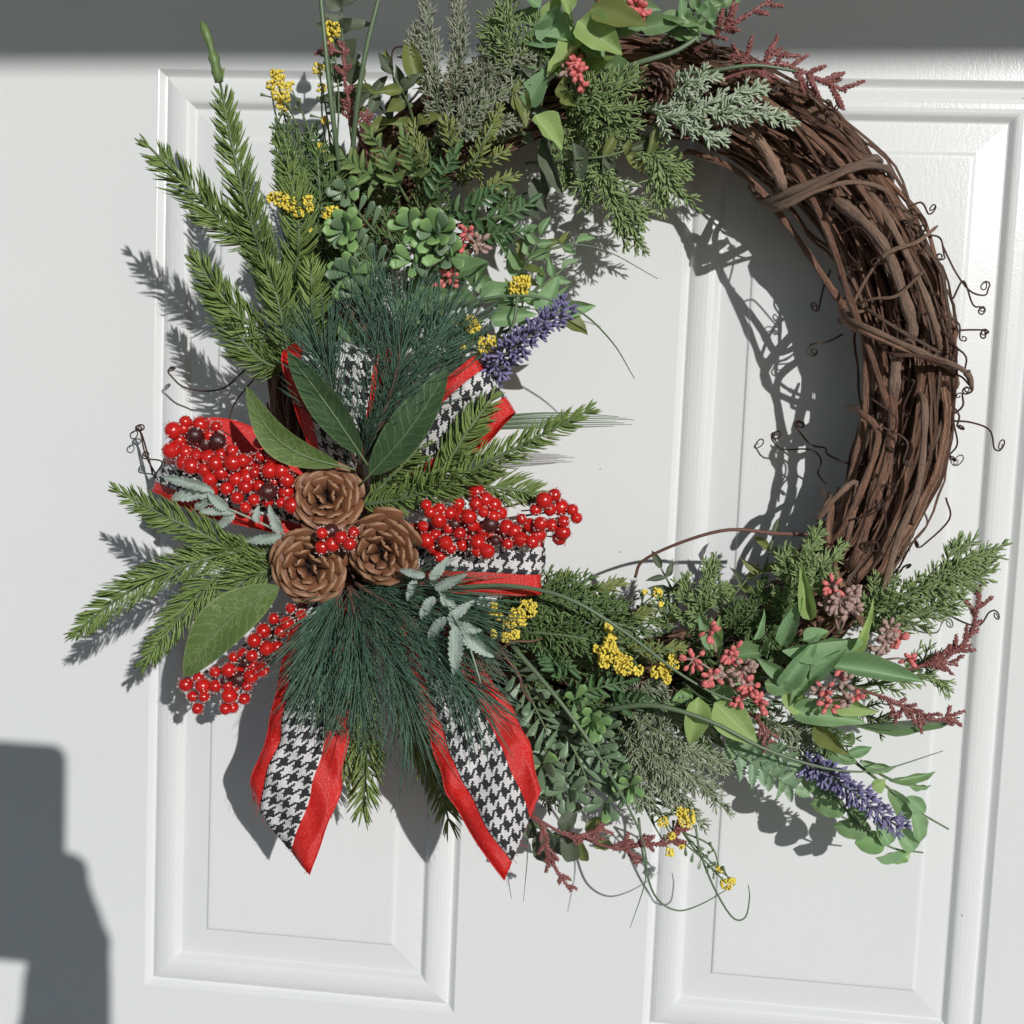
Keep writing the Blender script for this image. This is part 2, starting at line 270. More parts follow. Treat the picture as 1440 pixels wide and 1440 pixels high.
# ------------------------------------------------------------------ the door
WP, GP, HP = 449.54, 260.49, 1280.0
door = thing('door', 'white painted door with moulded raised rectangular panels, behind the wreath', 'door', Vector((0, 0, .01)))
xs_ = [-340, 0, WP, WP + GP, 2 * WP + GP, 2 * WP + GP + 340]
ys_ = [-620, -520, -190, 0, HP, HP + 300, HP + 1820, 3470]
mb = MB()
def dv(x, y, z): return tuple(W3(np.array([x, y, -z])))
holes = []
for i in range(5):
    for j in range(7):
        q = (xs_[i], xs_[i + 1], ys_[j], ys_[j + 1])
        if i in (1, 3) and j in (1, 3, 5): holes.append(q); continue
        mb.add([dv(q[0], q[2], 0), dv(q[1], q[2], 0), dv(q[1], q[3], 0), dv(q[0], q[3], 0)], [(0, 3, 2, 1)])
a, c_, d_, e_ = xs_[0], xs_[-1], ys_[0], ys_[-1]
for (p0, p1) in (((a, d_), (c_, d_)), ((c_, d_), (c_, e_)), ((c_, e_), (a, e_)), ((a, e_), (a, d_))):
    mb.add([dv(*p0, 0), dv(*p1, 0), dv(*p1, -88), dv(*p0, -88)], [(0, 1, 2, 3)])
mb.add([dv(a, d_, -88), dv(c_, d_, -88), dv(c_, e_, -88), dv(a, e_, -88)], [(0, 1, 2, 3)])
part('door_slab', mb, M['door'], door, smooth=False)
PROF = [(0, 0), (1.2, -.5), (8, -6.2), (10, -7), (11, -6.6), (14, -3.6), (18, -1.6), (23, -.3), (29, .6), (35, .8), (40, .3), (43, -.6), (45, -2), (50, -7.2), (52, -7.8), (56, -7.4), (88, -4.0), (89.5, -3.6), (91.5, -1.6), (93, -1.2), (96, -1.0)]
for q in holes:
    mb = MB(); prev = None
    for (d, z) in PROF + [(97, -1.0)]:
        cur = [(q[0] + d, q[2] + d), (q[1] - d, q[2] + d), (q[1] - d, q[3] - d), (q[0] + d, q[3] - d)]
        if prev:
            for k in range(4):
                l = (k + 1) % 4
                mb.add([dv(*prev[0][k], prev[1]), dv(*prev[0][l], prev[1]), dv(*cur[l], z), dv(*cur[k], z)], [(0, 3, 2, 1)])
        prev = (cur, z)
    mb.add([dv(*k, -1.0) for k in prev[0]], [(0, 3, 2, 1)])
    part('panel', mb, M['door'], door, smooth=False)
# ------------------------------------------------------------------ plant builders
OUTn = np.array([0, -1., 0])
class ND:                                    # many needles gathered into one mesh
    def __init__(s): s.a = []
    def along(s, c, n, ln, wd, ang=50, curve=.35, t0=0., tipang=15, flat=.5, taper=.75, front=.0, up=None, jit=12, cvar=1.0):
        c = np.asarray(c); m = len(c); T = tangents(c)
        t = np.sort(rng.uniform(t0, 1, n)) ; t[-max(3, n // 25):] = 1
        x = t * (m - 1); i = np.clip(x.astype(int), 0, m - 2); f = (x - i)[:, None]
        pos = c[i] * (1 - f) + c[i + 1] * f; tt = nrm(T[i] * (1 - f) + T[i + 1] * f)
        Uv = nrm(OUTn - tt * (tt @ OUTn)[:, None]); Sv = np.cross(tt, Uv)
        ph = rng.uniform(0, 2 * math.pi, n)
        side = np.cos(ph)[:, None] * Sv + (np.sin(ph) * (1 - flat) + front)[:, None] * Uv; side = nrm(side)
        al = np.radians(ang + rng.normal(0, jit, n)); al = np.where(t > .93, np.radians(tipang) + rng.uniform(0, .5, n), al)
        D = nrm(np.cos(al)[:, None] * tt + np.sin(al)[:, None] * side)
        L = ln * PXM * rng.uniform(.8, 1.15, n) * (1 - (1 - taper) * np.clip((t - .6) / .4, 0, 1)) * np.clip(.7 + t * 3, 0, 1)
        K = nrm(tt + .45 * cvar * Uv * rng.normal(0, 1, (n, 1)) + .3 * cvar * Sv * rng.normal(0, 1, (n, 1))) * curve * (1 + cvar * rng.uniform(-.7, .6, (n, 1)))
        s.a.append((pos, D, K, L, np.full(n, wd * PXM) * rng.uniform(.8, 1.2, n)))
    def raw(s, pos, D, K, L, Wd_): s.a.append((pos, D, K, L, Wd_))
    def __call__(s, name, mat, base):
        pos, D, K, L, W = [np.concatenate(z) for z in zip(*s.a)]; n = len(pos)
        a = np.cross(D, OUTn); a = np.where(np.linalg.norm(a, axis=1, keepdims=True) < .1, np.cross(D, np.array([1., 0, 0])), a); a = nrm(a); b = np.cross(a, D)
        vs = []
        for t, wd in ((0, .7), (.45, 1.0), (.85, .7)):
            ctr = pos + D * (L * t)[:, None] + K * (L * t * t)[:, None]
            for k in range(3):
                g = 2 * math.pi * k / 3 + .5
                vs.append(ctr + (math.cos(g) * a + .6 * math.sin(g) * b) * (W * wd * .5)[:, None])
        vs.append(pos + D * L[:, None] + K * L[:, None])
        v = np.stack(vs, 1) - np.array(tuple(base))
        fq = np.array([[r * 3 + k, r * 3 + (k + 1) % 3, r * 3 + 3 + (k + 1) % 3, r * 3 + 3 + k] for r in range(2) for k in range(3)])
        ft = np.array([[6 + k, 6 + (k + 1) % 3, 9] for k in range(3)])
        off = (np.arange(n) * 10)[:, None, None]
        Q = (fq[None] + off).reshape(-1, 4); Tt = (ft[None] + off).reshape(-1, 3)
        me = bpy.data.meshes.new(name); nq, nt = len(Q), len(Tt)
        me.vertices.add(n * 10); me.vertices.foreach_set('co', v.reshape(-1))
        me.loops.add(nq * 4 + nt * 3); me.loops.foreach_set('vertex_index', np.concatenate([Q.ravel(), Tt.ravel()]).astype(np.int32))
        me.polygons.add(nq + nt); me.polygons.foreach_set('loop_start', np.concatenate([np.arange(nq) * 4, nq * 4 + np.arange(nt) * 3]).astype(np.int32))
        me.polygons.foreach_set('use_smooth', np.ones(nq + nt, bool))
        me.update(calc_edges=True)
        at = me.attributes.new('tint', 'FLOAT', 'POINT'); at.data.foreach_set('value', np.repeat(rng.uniform(0, 1, n), 10).astype(np.float32))
        me.uv_layers.new(name='UVMap'); me.validate(); me.materials.append(mat); return me
def tube_px(mb, pts, r0, r1, k=6, n=None):
    n = n or max(6, 6 * (len(pts) - 1)); c = spline(pts, n); mb.tube(c, np.linspace(r0, r1, n) * PXM, k); return c
def needle_sprig(name, label, cat, branches, mat, stem='stem', n=120, ln=28, wd=2.6, ang=50, curve=.35, r=(3.2, 1.6), flat=.45, group=None, **kw):
    o = thing(name, label, cat, branches[0][0], group)
    for br in branches:
        mb = MB(); nn = max(10, 7 * (len(br) - 1)); c = spline(br, nn); mb.tube(c, np.linspace(r[0], r[1], nn) * PXM, 6)
        b = part('branch', mb, M[stem], o)
        length = np.linalg.norm(np.diff(c, axis=0), axis=1).sum() / PXM
        nd = ND(); nd.along(c, int(n * length / 100), ln, wd, ang, curve, flat=flat, **kw); part('needles', nd, M[mat], b, stuff=True)
    return o
def plume(name, label, cat, branches, mat, stem='stem', tw=10, twl=45, twang=42, n=60, ln=10, wd=2.2, ang=45, curve=.2, r=(3, 1.4), group=None, flat=.3, taper=.25, lift=.15):
    o = thing(name, label, cat, branches[0][0], group)
    for br in branches:
        mb = MB(); nn = max(10, 7 * (len(br) - 1)); c = spline(br, nn); mb.tube(c, np.linspace(r[0], r[1], nn) * PXM, 5); T = tangents(c)
        length = np.linalg.norm(np.diff(c, axis=0), axis=1).sum() / PXM
        nd = ND(); nd.along(c, int(n * length / 100), ln, wd, ang, curve, flat=flat)
        k = max(2, int(tw * length / 100))
        for q in range(k):
            t = .08 + .86 * (q + rnd(-.3, .3)) / k; t = min(max(t, 0), .97); i = min(int(t * (nn - 1)), nn - 2); p0 = c[i] + (c[i + 1] - c[i]) * (t * (nn - 1) - i)
            uu = nrm(OUTn - T[i] * (T[i] @ OUTn)); ss = np.cross(T[i], uu) * (1 if q % 2 else -1)
            a = math.radians(twang + rnd(-8, 8)); d = math.cos(a) * T[i] + math.sin(a) * ss + uu * (lift + rnd(-.25, .25))
            d = d / np.linalg.norm(d); l = twl * PXM * (1 - (1 - taper) * t) * rnd(.75, 1.15)
            tc_ = np.array([p0 + d * l * s + T[i] * l * .18 * s * s for s in np.linspace(0, 1, 6)])
            mb.tube(tc_, np.linspace(r[1], .7, 6) * PXM, 4); nd.along(tc_, max(6, int(n * l / PXM / 100)), ln, wd, ang, curve, flat=flat)
        b = part('branch', mb, M[stem], o); part('needles', nd, M[mat], b, stuff=True)
    return o
# leaf meshes: unit length along Y, unit width along X
def prof(kind, v):
    if kind == 'lance': return max(.03, math.sin(math.pi * v ** .8) ** .9)
    if kind == 'ovate': return max(.04, math.sin(math.pi * v ** .62) ** .85)
    if kind == 'bay': return max(.03, math.sin(math.pi * v ** .92) ** .72)
    if kind == 'round': return max(.05, (1 - (2 * v - 1) ** 2) ** .5) if v > .05 else .06
    if kind == 'obov': return max(.07, 1.72 * v ** 1.3 * max(0, 1 - v) ** .36)
    if kind == 'serr': return max(.05, math.sin(math.pi * v ** .6) ** .8 * (1 + .22 * (1 if int(v * 16) % 2 else -1)))
    if kind == 'lobe': return max(.05, (math.sin(math.pi * v ** .7) ** .6) * (.62 + .38 * (1 - (v * 9) % 1)))
    if kind == 'pinna': return max(.08, math.sin(math.pi * min(1, .12 + .88 * v) ** 1.0) ** .6)
LEAF = {}
def leafmesh(kind, mat, var=0, fold=.30, bend=.26):
    key = (kind, mat, var)
    if key in LEAF: return LEAF[key]
    r = random.Random(sum(map(ord, kind)) % 97 + var * 7 + 3); n = 16 if kind == 'serr' else 36 if kind == 'lobe' else 9; us = (-1, -.5, 0, .5, 1); mb = MB(); v = []; uv = []
    bd = bend * r.uniform(.1, 1.6) * r.choice((1, 1, 1, -.5)); fo = fold * r.uniform(.6, 1.5); tw = r.uniform(-.35, .35); rf = r.uniform(.01, .06)
    for j in range(n + 1):
        y = j / n; w_ = prof(kind, y) * .5
        if j == n: w_ = .012
        for u in us:
            x = u * w_; z = fo * abs(u) * w_ * 1.2 - bd * y * y + tw * x * y + rf * math.sin(y * 14 + u * 3) * abs(u)
            v.append((x, y, z)); uv.append((u * .5 + .5, y))
    f = [(j * 5 + k, j * 5 + k + 1, j * 5 + k + 6, j * 5 + k + 5) for j in range(n) for k in range(4)]
    mb.add(v, f, uv); LEAF[key] = mb.mesh('leaf', M[mat]); return LEAF[key]
def bulbmesh(mat, var=0, thick=.17):          # fleshy spoon-shaped leaf, closed
    key = ('bulb', mat, var)
    if key in LEAF: return LEAF[key]
    r = random.Random(var * 5 + 1); mb = MB(); v = []; uv = []; n = 8; k = 8; bd = r.uniform(0, .25)
    for j in range(n + 1):
        y = j / n; w_ = max(.05, prof('obov', min(y, .995))) * .5 if j < n else .03
        for q in range(k):
            a = 2 * math.pi * q / k; x = math.cos(a) * w_; z = math.sin(a) * w_ * thick - .10 * (1 - (math.cos(a)) ** 2) * w_ - bd * y * y
            v.append((x, y, z)); uv.append((math.cos(a) * .5 + .5, y))
    f = [(j * k + q, j * k + (q + 1) % k, (j + 1) * k + (q + 1) % k, (j + 1) * k + q) for j in range(n) for q in range(k)] + [tuple(range(k))[::-1], tuple(n * k + q for q in range(k))]
    mb.add(v, f, uv); LEAF[key] = mb.mesh('leaf', M[mat]); return LEAF[key]
def sphere_mesh(name, mat, seg=10, rings=7, sq=1.0, pole=0):
    mb = MB(); v = []; f = []
    for j in range(rings + 1):
        a = math.pi * j / rings
        for k in range(seg): v.append((math.sin(a) * math.cos(2 * math.pi * k / seg), math.sin(a) * math.sin(2 * math.pi * k / seg), math.cos(a) * sq))
    f = [(j * seg + k, j * seg + (k + 1) % seg, (j + 1) * seg + (k + 1) % seg, (j + 1) * seg + k)[::-1] for j in range(rings) for k in range(seg)]
    mb.add(v, f); return mb.mesh(name, M[mat])
def add_leaf(o, base, tip, wpx, kind, mat, tilt=.35, nm=None):
    a, b = V(base), V(tip); d = b - a; L = d.length
    n = nm or Vector((rnd(-tilt, tilt), -1, rnd(-tilt, tilt) + .15))
    me = bulbmesh(mat, random.randrange(4)) if kind == 'bulb' else leafmesh(kind, mat, random.randrange(5))
    return inst('leaf', me, o, frame(a, d, n, wpx * PXM, L, L))
def leafy(name, label, cat, stems, kind, mat, pairs=6, ln=40, wd=22, ang=55, r=(2.4, 1.2), stem='stem', group=None, leaves=(), t0=.15, tipleaf=True, tilt=.5, taper=.6, mats=None, lift=.25, alt=False):
    """stems: list of point lists; pairs of leaves spread along each; leaves: explicit (base, tip, width, mat)"""
    o = thing(name, label, cat, stems[0][0], group)
    for st in stems:
        mb = MB(); n = max(8, 7 * (len(st) - 1)); c = spline(st, n); mb.tube(c, np.linspace(r[0], r[1], n) * PXM, 5); part('stem', mb, M[stem], o); T = tangents(c)
        for q in range(pairs):
            t = t0 + (1 - t0) * q / max(1, pairs - .3); i = min(int(t * (n - 1)), n - 2); p0 = Vector(c[i] + (c[i + 1] - c[i]) * (t * (n - 1) - i)); tv = Vector(T[i])
            uu = (OUT - tv * tv.dot(OUT)).normalized(); ss = tv.cross(uu)
            for sg in ((1, -1) if not alt else ((1,) if q % 2 else (-1,))):
                a = math.radians(ang + rnd(-14, 14)); d = tv * math.cos(a) + ss * (sg * math.sin(a)) + uu * (lift + rnd(-.35, .35)); l = ln * PXM * rnd(.78, 1.15) * (1 - (1 - taper) * t)
                add_leaf(o, p0, p0 + d.normalized() * l, wd * rnd(.8, 1.1) * (1 - (1 - taper) * t), kind, random.choice(mats) if mats else mat, tilt)
        if tipleaf: add_leaf(o, Vector(c[-1]), Vector(c[-1]) + Vector(T[-1]) * ln * PXM * .7, wd * .7, kind, random.choice(mats) if mats else mat, tilt)
    for (b, tp, wpx, mt) in leaves: add_leaf(o, b, tp, wpx, kind, mt, tilt)
    return o
def stems_only(o, paths, mat, r=(2, 1)):
    for pth in paths:
        mb = MB(); tube_px(mb, pth, r[0], r[1]); part('stem', mb, M[mat], o)
ICO = None
def yellow_spray(label, root, heads, group='yellow flower sprays'):
    """heads: (px,py,mm,size px)"""
    o = thing('yellow_flower_spray', label, 'flower', root, group); R0 = V(root)
    for (x, y, h, s) in heads:
        c = P(x, y, h); mid = R0.lerp(c, .55) + Vector((rnd(-.006, .006), rnd(-.004, .004), rnd(-.004, .004)))
        mb = MB(); mb.tube(spline([R0, mid, c], 10), np.linspace(1.6, 1.0, 10) * PXM, 5)
        for q in range(3):
            e = mid.lerp(c, rnd(0, .8)); d = Vector((rnd(-1, 1), rnd(-1, .2), rnd(-.2, 1))).normalized() * PXM * rnd(10, 18)
            mb.tube(spline([e, e + d], 4), np.array([1, .9, 1.5, 2.6]) * PXM, 5)
        part('stem', mb, M['stem'], o)
        mb = MB(); n = int(12 + s * s / 7)
        for q in range(n):
            d = Vector((rnd(-1, 1), rnd(-.8, .5), rnd(-1, 1)));
            if d.length > 1: d.normalize()
            cc = c + d * (s * .5 * PXM); rr = rnd(1.2, 2.5) * PXM
            bump_ball(mb, cc, rr)
        part('flower_head', mb, M['yellow'], o)
    return o
def bump_ball(mb, c, r):
    v = []; k = 6
    rr = [r * rnd(.8, 1.2) for _ in range(3)]
    v.append((c.x, c.y, c.z + rr[2]))
    for z in (.45, -.45):
        for q in range(k):
            a = 2 * math.pi * (q + (z > 0) * .5) / k; v.append((c.x + rr[0] * .89 * math.cos(a), c.y + rr[1] * .89 * math.sin(a), c.z + rr[2] * z))
    v.append((c.x, c.y, c.z - rr[2])); f = [(0, 1 + q, 1 + (q + 1) % k) for q in range(k)]
    f += [(1 + q, 7 + q, 1 + (q + 1) % k) for q in range(k)] + [(7 + q, 7 + (q + 1) % k, 1 + (q + 1) % k) for q in range(k)] + [(13, 7 + (q + 1) % k, 7 + q) for q in range(k)]
    mb.add(v, f)
BUD = {}
def bud_spray(label, root, clusters, group='coral bud clusters'):
    """clusters: (px,py,mm,size,count,mat)"""
    o = thing('bud_cluster', label, 'berry cluster', root, group); R0 = V(root)
    for mt in ('coral', 'dusty'):
        if mt not in BUD: BUD[mt] = sphere_mesh('bud', mt, 8, 6, 1.45)
    for (x, y, h, s, n, mt) in clusters:
        c = P(x, y, h); mb = MB(); mb.tube(spline([R0, R0.lerp(c, .6) + Vector((0, -.003, .002)), c], 8), np.linspace(1.8, 1.2, 8) * PXM, 5)
        for q in range(n):
            d = Vector((rnd(-1, 1), rnd(-.9, .4), rnd(-1, 1)));
            if d.length > 1: d.normalize()
            e = c + d * s * .5 * PXM; mb.tube(spline([c - d * s * .15 * PXM, e], 3), np.array([.9, .8, .8]) * PXM, 4)
            inst('bud', BUD[mt], o, frame(e, Vector((-d.y, d.x, .01)) if d.length < .1 else d.orthogonal(), d, rnd(2.7, 3.9) * PXM, rnd(2.7, 3.9) * PXM, rnd(2.8, 4.2) * PXM))
        part('stem', mb, M['dusty'], o)
    return o
def heather(label, paths, group='rust heather sprigs', side=5, sl=20, thick=1.0):
    o = thing('heather_sprig', label, 'sprig', paths[0][0], group)
    for pth in paths:
        mb = MB(); n = max(10, 7 * (len(pth) - 1)); c = spline(pth, n); mb.tube(c, np.linspace(2.2, 1.6, n) * PXM, 5); nd = ND(); T = tangents(c)
        length = np.linalg.norm(np.diff(c, axis=0), axis=1).sum() / PXM
        nd.along(c, int(2.6 * length * thick), 4.6, 1.8, 65, .1, t0=.25, flat=.1, tipang=40)
        for q in range(int(side * length / 100)):
            t = .3 + .68 * random.random(); i = min(int(t * (n - 1)), n - 2); uu = nrm(OUTn - T[i] * (T[i] @ OUTn)); ss = np.cross(T[i], uu) * random.choice((1, -1))
            d = nrm(T[i] * .8 + ss * rnd(.5, 1.0) + uu * rnd(-.3, .5)); l = sl * PXM * rnd(.5, 1.3)
            tw_ = np.array([c[i] + d * l * s for s in np.linspace(0, 1, 5)]); mb.tube(tw_, np.linspace(1.4, 1.8, 5) * PXM, 4); nd.along(tw_, int(3.4 * l / PXM * thick), 4.2, 1.8, 60, .1, flat=.1, tipang=40)
        b = part('stem', mb, M['rust'], o); part('bristles', nd, M['rust'], b, stuff=True)
    return o
def lavender(label, pts, group='lavender spikes'):
    o = thing('lavender_spike', label, 'lavender', pts[0], group); mb = MB(); n = 14; c = spline(pts, n); mb.tube(c, np.linspace(2.4, 1.2, n) * PXM, 5); part('stem', mb, M['stem'], o); T = tangents(c)
    if 'fl' not in LEAF:
        m2 = MB(); m2.tube(np.array([(0, 0, 0), (0, .3, .03), (0, .55, .07)]), np.array([.05, .09, .07]), 6)
        for (ax, az) in ((-.28, .05), (0, .30), (.28, .05), (.05, -.18)):
            m2.tube(np.array([(0, .45, .06), (ax * .5, .72, .06 + az * .5), (ax, .95, .06 + az), (ax * 1.15, 1.05, .06 + az * 1.3)]), np.array([.05, .085, .09, .03]), 5)
        LEAF['fl'] = m2.mesh('floret', M['lav'])
    for q in range(66):
        t = q / 65; i = min(int(t * (n - 1)), n - 2); p0 = Vector(c[i] + (c[i + 1] - c[i]) * (t * (n - 1) - i)); tv = Vector(T[i]); uu = (OUT - tv * tv.dot(OUT)).normalized(); ss = tv.cross(uu)
        a = q * 2.4; d = tv * rnd(.5, .9) + ss * math.cos(a) + uu * (math.sin(a) * .8 + .2); l = rnd(18, 27) * PXM * (1 - .3 * t)
        inst('floret', LEAF['fl'], o, frame(p0, d, uu + ss * rnd(-1, 1), l, l, l))
    return o
def blade(name, label, pts, r=(3, .5), mat='grass', group='long grass blades', cat='grass'):
    o = thing(name, label, cat, pts[0], group); c = spline(pts, 26); mb = MB(); mb.tube(c, np.linspace(r[0], r[1], 26) * PXM, 6); part('blade', mb, M[mat], o); return o
BER = {}
def berries(label, stemroot, pts, mm, group='red berry picks'):
    o = thing('berry_spray', label, 'berries', stemroot, group)
    for mt in ('berry', 'berry_dark'):
        if mt not in BER: BER[mt] = sphere_mesh('berry', mt, 14, 10)
    R0 = V(stemroot); ctr = []
    for (x, y, r, dk) in pts:
        h = mm(x, y) + rnd(-5, 5); c = P(x, y, h); ctr.append((c, r)); rr = r * PXM
        d = Vector((rnd(-.5, .5), -1, rnd(-.5, .5))); inst('berry', BER['berry_dark' if dk else 'berry'], o, frame(c, d.orthogonal(), d, rr, rr, rr * rnd(.95, 1.05)))
    mb = MB()
    # stems: to a spine running back to the root
    for (c, r) in ctr:
        q = c + Vector((0, .012, 0)) + (R0 - c) * .12; mb.tube(spline([c, q], 4), np.full(4, .9) * PXM, 4)
    far = sorted(ctr, key=lambda z: -(z[0] - R0).length)[:5]
    for (c, r) in far: mb.tube(spline([R0, R0.lerp(c, .5) + Vector((0, .004, 0)), c + Vector((0, .008, 0))], 10), np.linspace(2.2, 1.2, 10) * PXM, 5)
    part('stem', mb, M['twig'], o)
    mb = MB()
    for (c, r) in ctr:
        for q in range(26):
            d = Vector((rnd(-1, 1), rnd(-.4, .8), rnd(-1, 1))).normalized(); bump_ball(mb, c + d * r * PXM * rnd(.92, 1.25), rnd(.5, 1.5) * PXM)
    f = part('sugar_frost', mb, M['frostbit'], o); f['kind'] = 'stuff'
    return o
def scale_mesh(mat):
    mb = MB(); v = []; uv = []; n = 8; us = [-1, -.55, 0, .55, 1]
    for side in (1, -1):
        for j in range(n + 1):
            y = j / n; w_ = .5 * (.30 + .70 * math.sin(min(1, y / .72) * math.pi / 2)) * (1 if y < .72 else math.sqrt(max(.02, 1 - ((y - .72) / .285) ** 2)))
            th = .035 + .075 * y ** 2 * (1 if y < .93 else .6)
            for u in us:
                z = .08 * y * y - .16 * (u * u) * (y + .3) + side * th * (1 - .5 * u * u) + (.06 * math.exp(-((y - .93) / .07) ** 2 - (u / .4) ** 2) if side > 0 else 0)
                v.append((u * w_, y, z)); uv.append((u * .5 + .5, y))
    o = 5 * (n + 1)
    for j in range(n):
        for k in range(4):
            mb.f.append((j * 5 + k, j * 5 + k + 1, j * 5 + k + 6, j * 5 + k + 5)); mb.f.append((o + j * 5 + k, o + j * 5 + k + 5, o + j * 5 + k + 6, o + j * 5 + k + 1))
        mb.f.append((j * 5, j * 5 + 5, o + j * 5 + 5, o + j * 5)); mb.f.append((j * 5 + 4, o + j * 5 + 4, o + j * 5 + 9, j * 5 + 9))
    mb.f.append(tuple(n * 5 + k for k in range(5)) + tuple(o + n * 5 + k for k in reversed(range(5))))
    mb.v = v; mb.uv = uv; mb.n = len(v); return mb.mesh('scale', M[mat])
SCALE = {}
def pine_cone(label, px, py, mm, r, axis, mat='cone', n=34, group='large pine cones', swap=False, elong=.72, th0=14, th1=112, lens=(.42, .62)):
    """rosette of scales seen from the cone's open end; axis points out of that end"""
    if mat not in SCALE: SCALE[mat] = scale_mesh(mat)
    c = P(px, py, mm); a = Vector(axis).normalized(); o = thing('pine_cone', label, 'pine cone', c - a * r * PXM * elong, group)
    u = a.orthogonal().normalized(); w_ = a.cross(u); R = r * PXM
    mb = MB(); core = [c - a * R * elong + a * R * elong * 1.5 * s for s in np.linspace(0, 1, 8)]; mb.tube(np.array([tuple(x) for x in core]), np.array([.3, .42, .45, .42, .36, .3, .2, .06]) * R, 8); part('core', mb, M['cone_small'], o)
    for i in range(n):
        t = (i + .5) / n; ph = i * 2.39996 + rnd(-.08, .08); rad = u * math.cos(ph) + w_ * math.sin(ph)
        if mat == 'cone':
            q = .10 + .90 * t ** .58; th = math.radians(38 + 58 * t ** .75) + rnd(-.09, .09); hh_ = elong * 1.15 * math.sqrt(max(0, 1 - min(1, q) ** 2)) - .35 * max(0, t - .72)
            tip = c + rad * (R * min(q, 1)) + a * (R * hh_); l = R * (.26 + .30 * min(1, t * 1.5)) * rnd(.9, 1.1); wd = R * (.28 + .46 * min(1, t * 1.4)) * rnd(.82, 1.15)
        else:
            th = math.radians(th0 + (th1 - th0) * t ** .78) + rnd(-.05, .05); l = R * (lens[0] + (lens[1] - lens[0]) * min(1, t * 1.6)) * rnd(.93, 1.07); wd = R * (.30 + .36 * min(1, t * 1.8)) * rnd(.9, 1.1)
            tip = c + a * R * elong * math.cos(th) + rad * R * math.sin(min(th, math.pi / 2)) * (1 if th < 1.6 else 1 - .25 * (th - 1.57))
        d = a * math.cos(th) + rad * math.sin(th); nn = a * math.sin(th) - rad * math.cos(th)
        inst('scale', SCALE[mat], o, frame(tip - d * l, d + nn * .12, nn + u * rnd(-.2, .2) + w_ * rnd(-.2, .2), wd, l, R * (.24 if mat == 'cone' else .30)))
    return o
def ribbon(name, bow, A, B, u0, u1, n=34, m=10, crump=.0010):
    """A, B: the two edges; parts of the bow: satin strip with the houndstooth band on it"""
    ca, cb = spline(A, n), spline(B, n)
    la = np.concatenate([[0], np.cumsum(np.linalg.norm(np.diff(ca, axis=0), axis=1))]); lb = np.concatenate([[0], np.cumsum(np.linalg.norm(np.diff(cb, axis=0), axis=1))])
    wd = np.median(np.linalg.norm(ca - cb, axis=1)); ph = rnd(0, 9)
    def surf(i, u):
        p_ = ca[i] * (1 - u) + cb[i] * u; return p_
    T = tangents((ca + cb) / 2); nn = nrm(np.cross(cb - ca, T))
    if nn[n // 4][1] > 0: nn = -nn
    def grid(us, off, th):
        mb = MB(); v = []; uv = []; k = len(us)
        for sgn in (1, -1):
            for i in range(n):
                for u in us:
                    wv = crump * (math.sin(u * 5 + i * .55 + ph) + .7 * math.sin(u * 9 - i * .9 + ph * 2) + 1.2 * math.sin(i * .33 + ph))
                    edge = .0012 * (abs(2 * u - 1) ** 6) * math.sin(i * .8 + ph)
                    q = surf(i, u) + nn[i] * (off + sgn * th + wv + edge); v.append(tuple(q)); uv.append((u * wd, la[i] * (1 - u) + lb[i] * u))
        o = n * k; f = []
        for i in range(n - 1):
            for j in range(k - 1):
                f.append((i * k + j, i * k + j + 1, i * k + k + j + 1, i * k + k + j)); f.append((o + i * k + j, o + i * k + k + j, o + i * k + k + j + 1, o + i * k + j + 1))
            f.append((i * k, i * k + k, o + i * k + k, o + i * k)); f.append((i * k + k - 1, o + i * k + k - 1, o + i * k + 2 * k - 1, i * k + 2 * k - 1))
        for j in range(k - 1):
            f.append((j, o + j, o + j + 1, j + 1)); e = (n - 1) * k; f.append((e + j, e + j + 1, o + e + j + 1, o + e + j))
        mb.add(v, f, uv); return mb
    s = part(name, grid(np.linspace(0, 1, m + 1), 0, .00018), M['satin'], bow)
    part('houndstooth_band', grid(np.linspace(u0, u1, m), .0007, .0002), M['hound'], s)
    if name == 'tail':
        mb = MB()
        for k in range(16):
            u = (k + rnd(0, 1)) / 16; e = ca[-1] * (1 - u) + cb[-1] * u; d = T[-1] * rnd(.4, 1) + np.array([rnd(-.6, .6), rnd(-.4, .4), rnd(-.6, .6)]); mb.tube(np.array([e - T[-1] * .001, e + d * .0015, e + d * rnd(.002, .0045) + np.array([rnd(-.001, .001), 0, rnd(-.001, .001)])]), np.array([.00016, .00014, .0001]), 4)
        part('frayed_threads', mb, M['satin'], s, stuff=True)
    # stitched wire edges
    for c in (ca, cb):
        mb = MB(); off = []
        for i in range(n):
            u = 0 if c is ca else 1; wv = crump * (math.sin(u * 5 + i * .55 + ph) + .7 * math.sin(u * 9 - i * .9 + ph * 2) + 1.2 * math.sin(i * .33 + ph)) + .0012 * math.sin(i * .8 + ph); off.append(c[i] + nn[i] * wv)
        mb.tube(np.array(off), np.full(n, .00042), 5); part('wire_edge', mb, M['satin'], s)
    return s
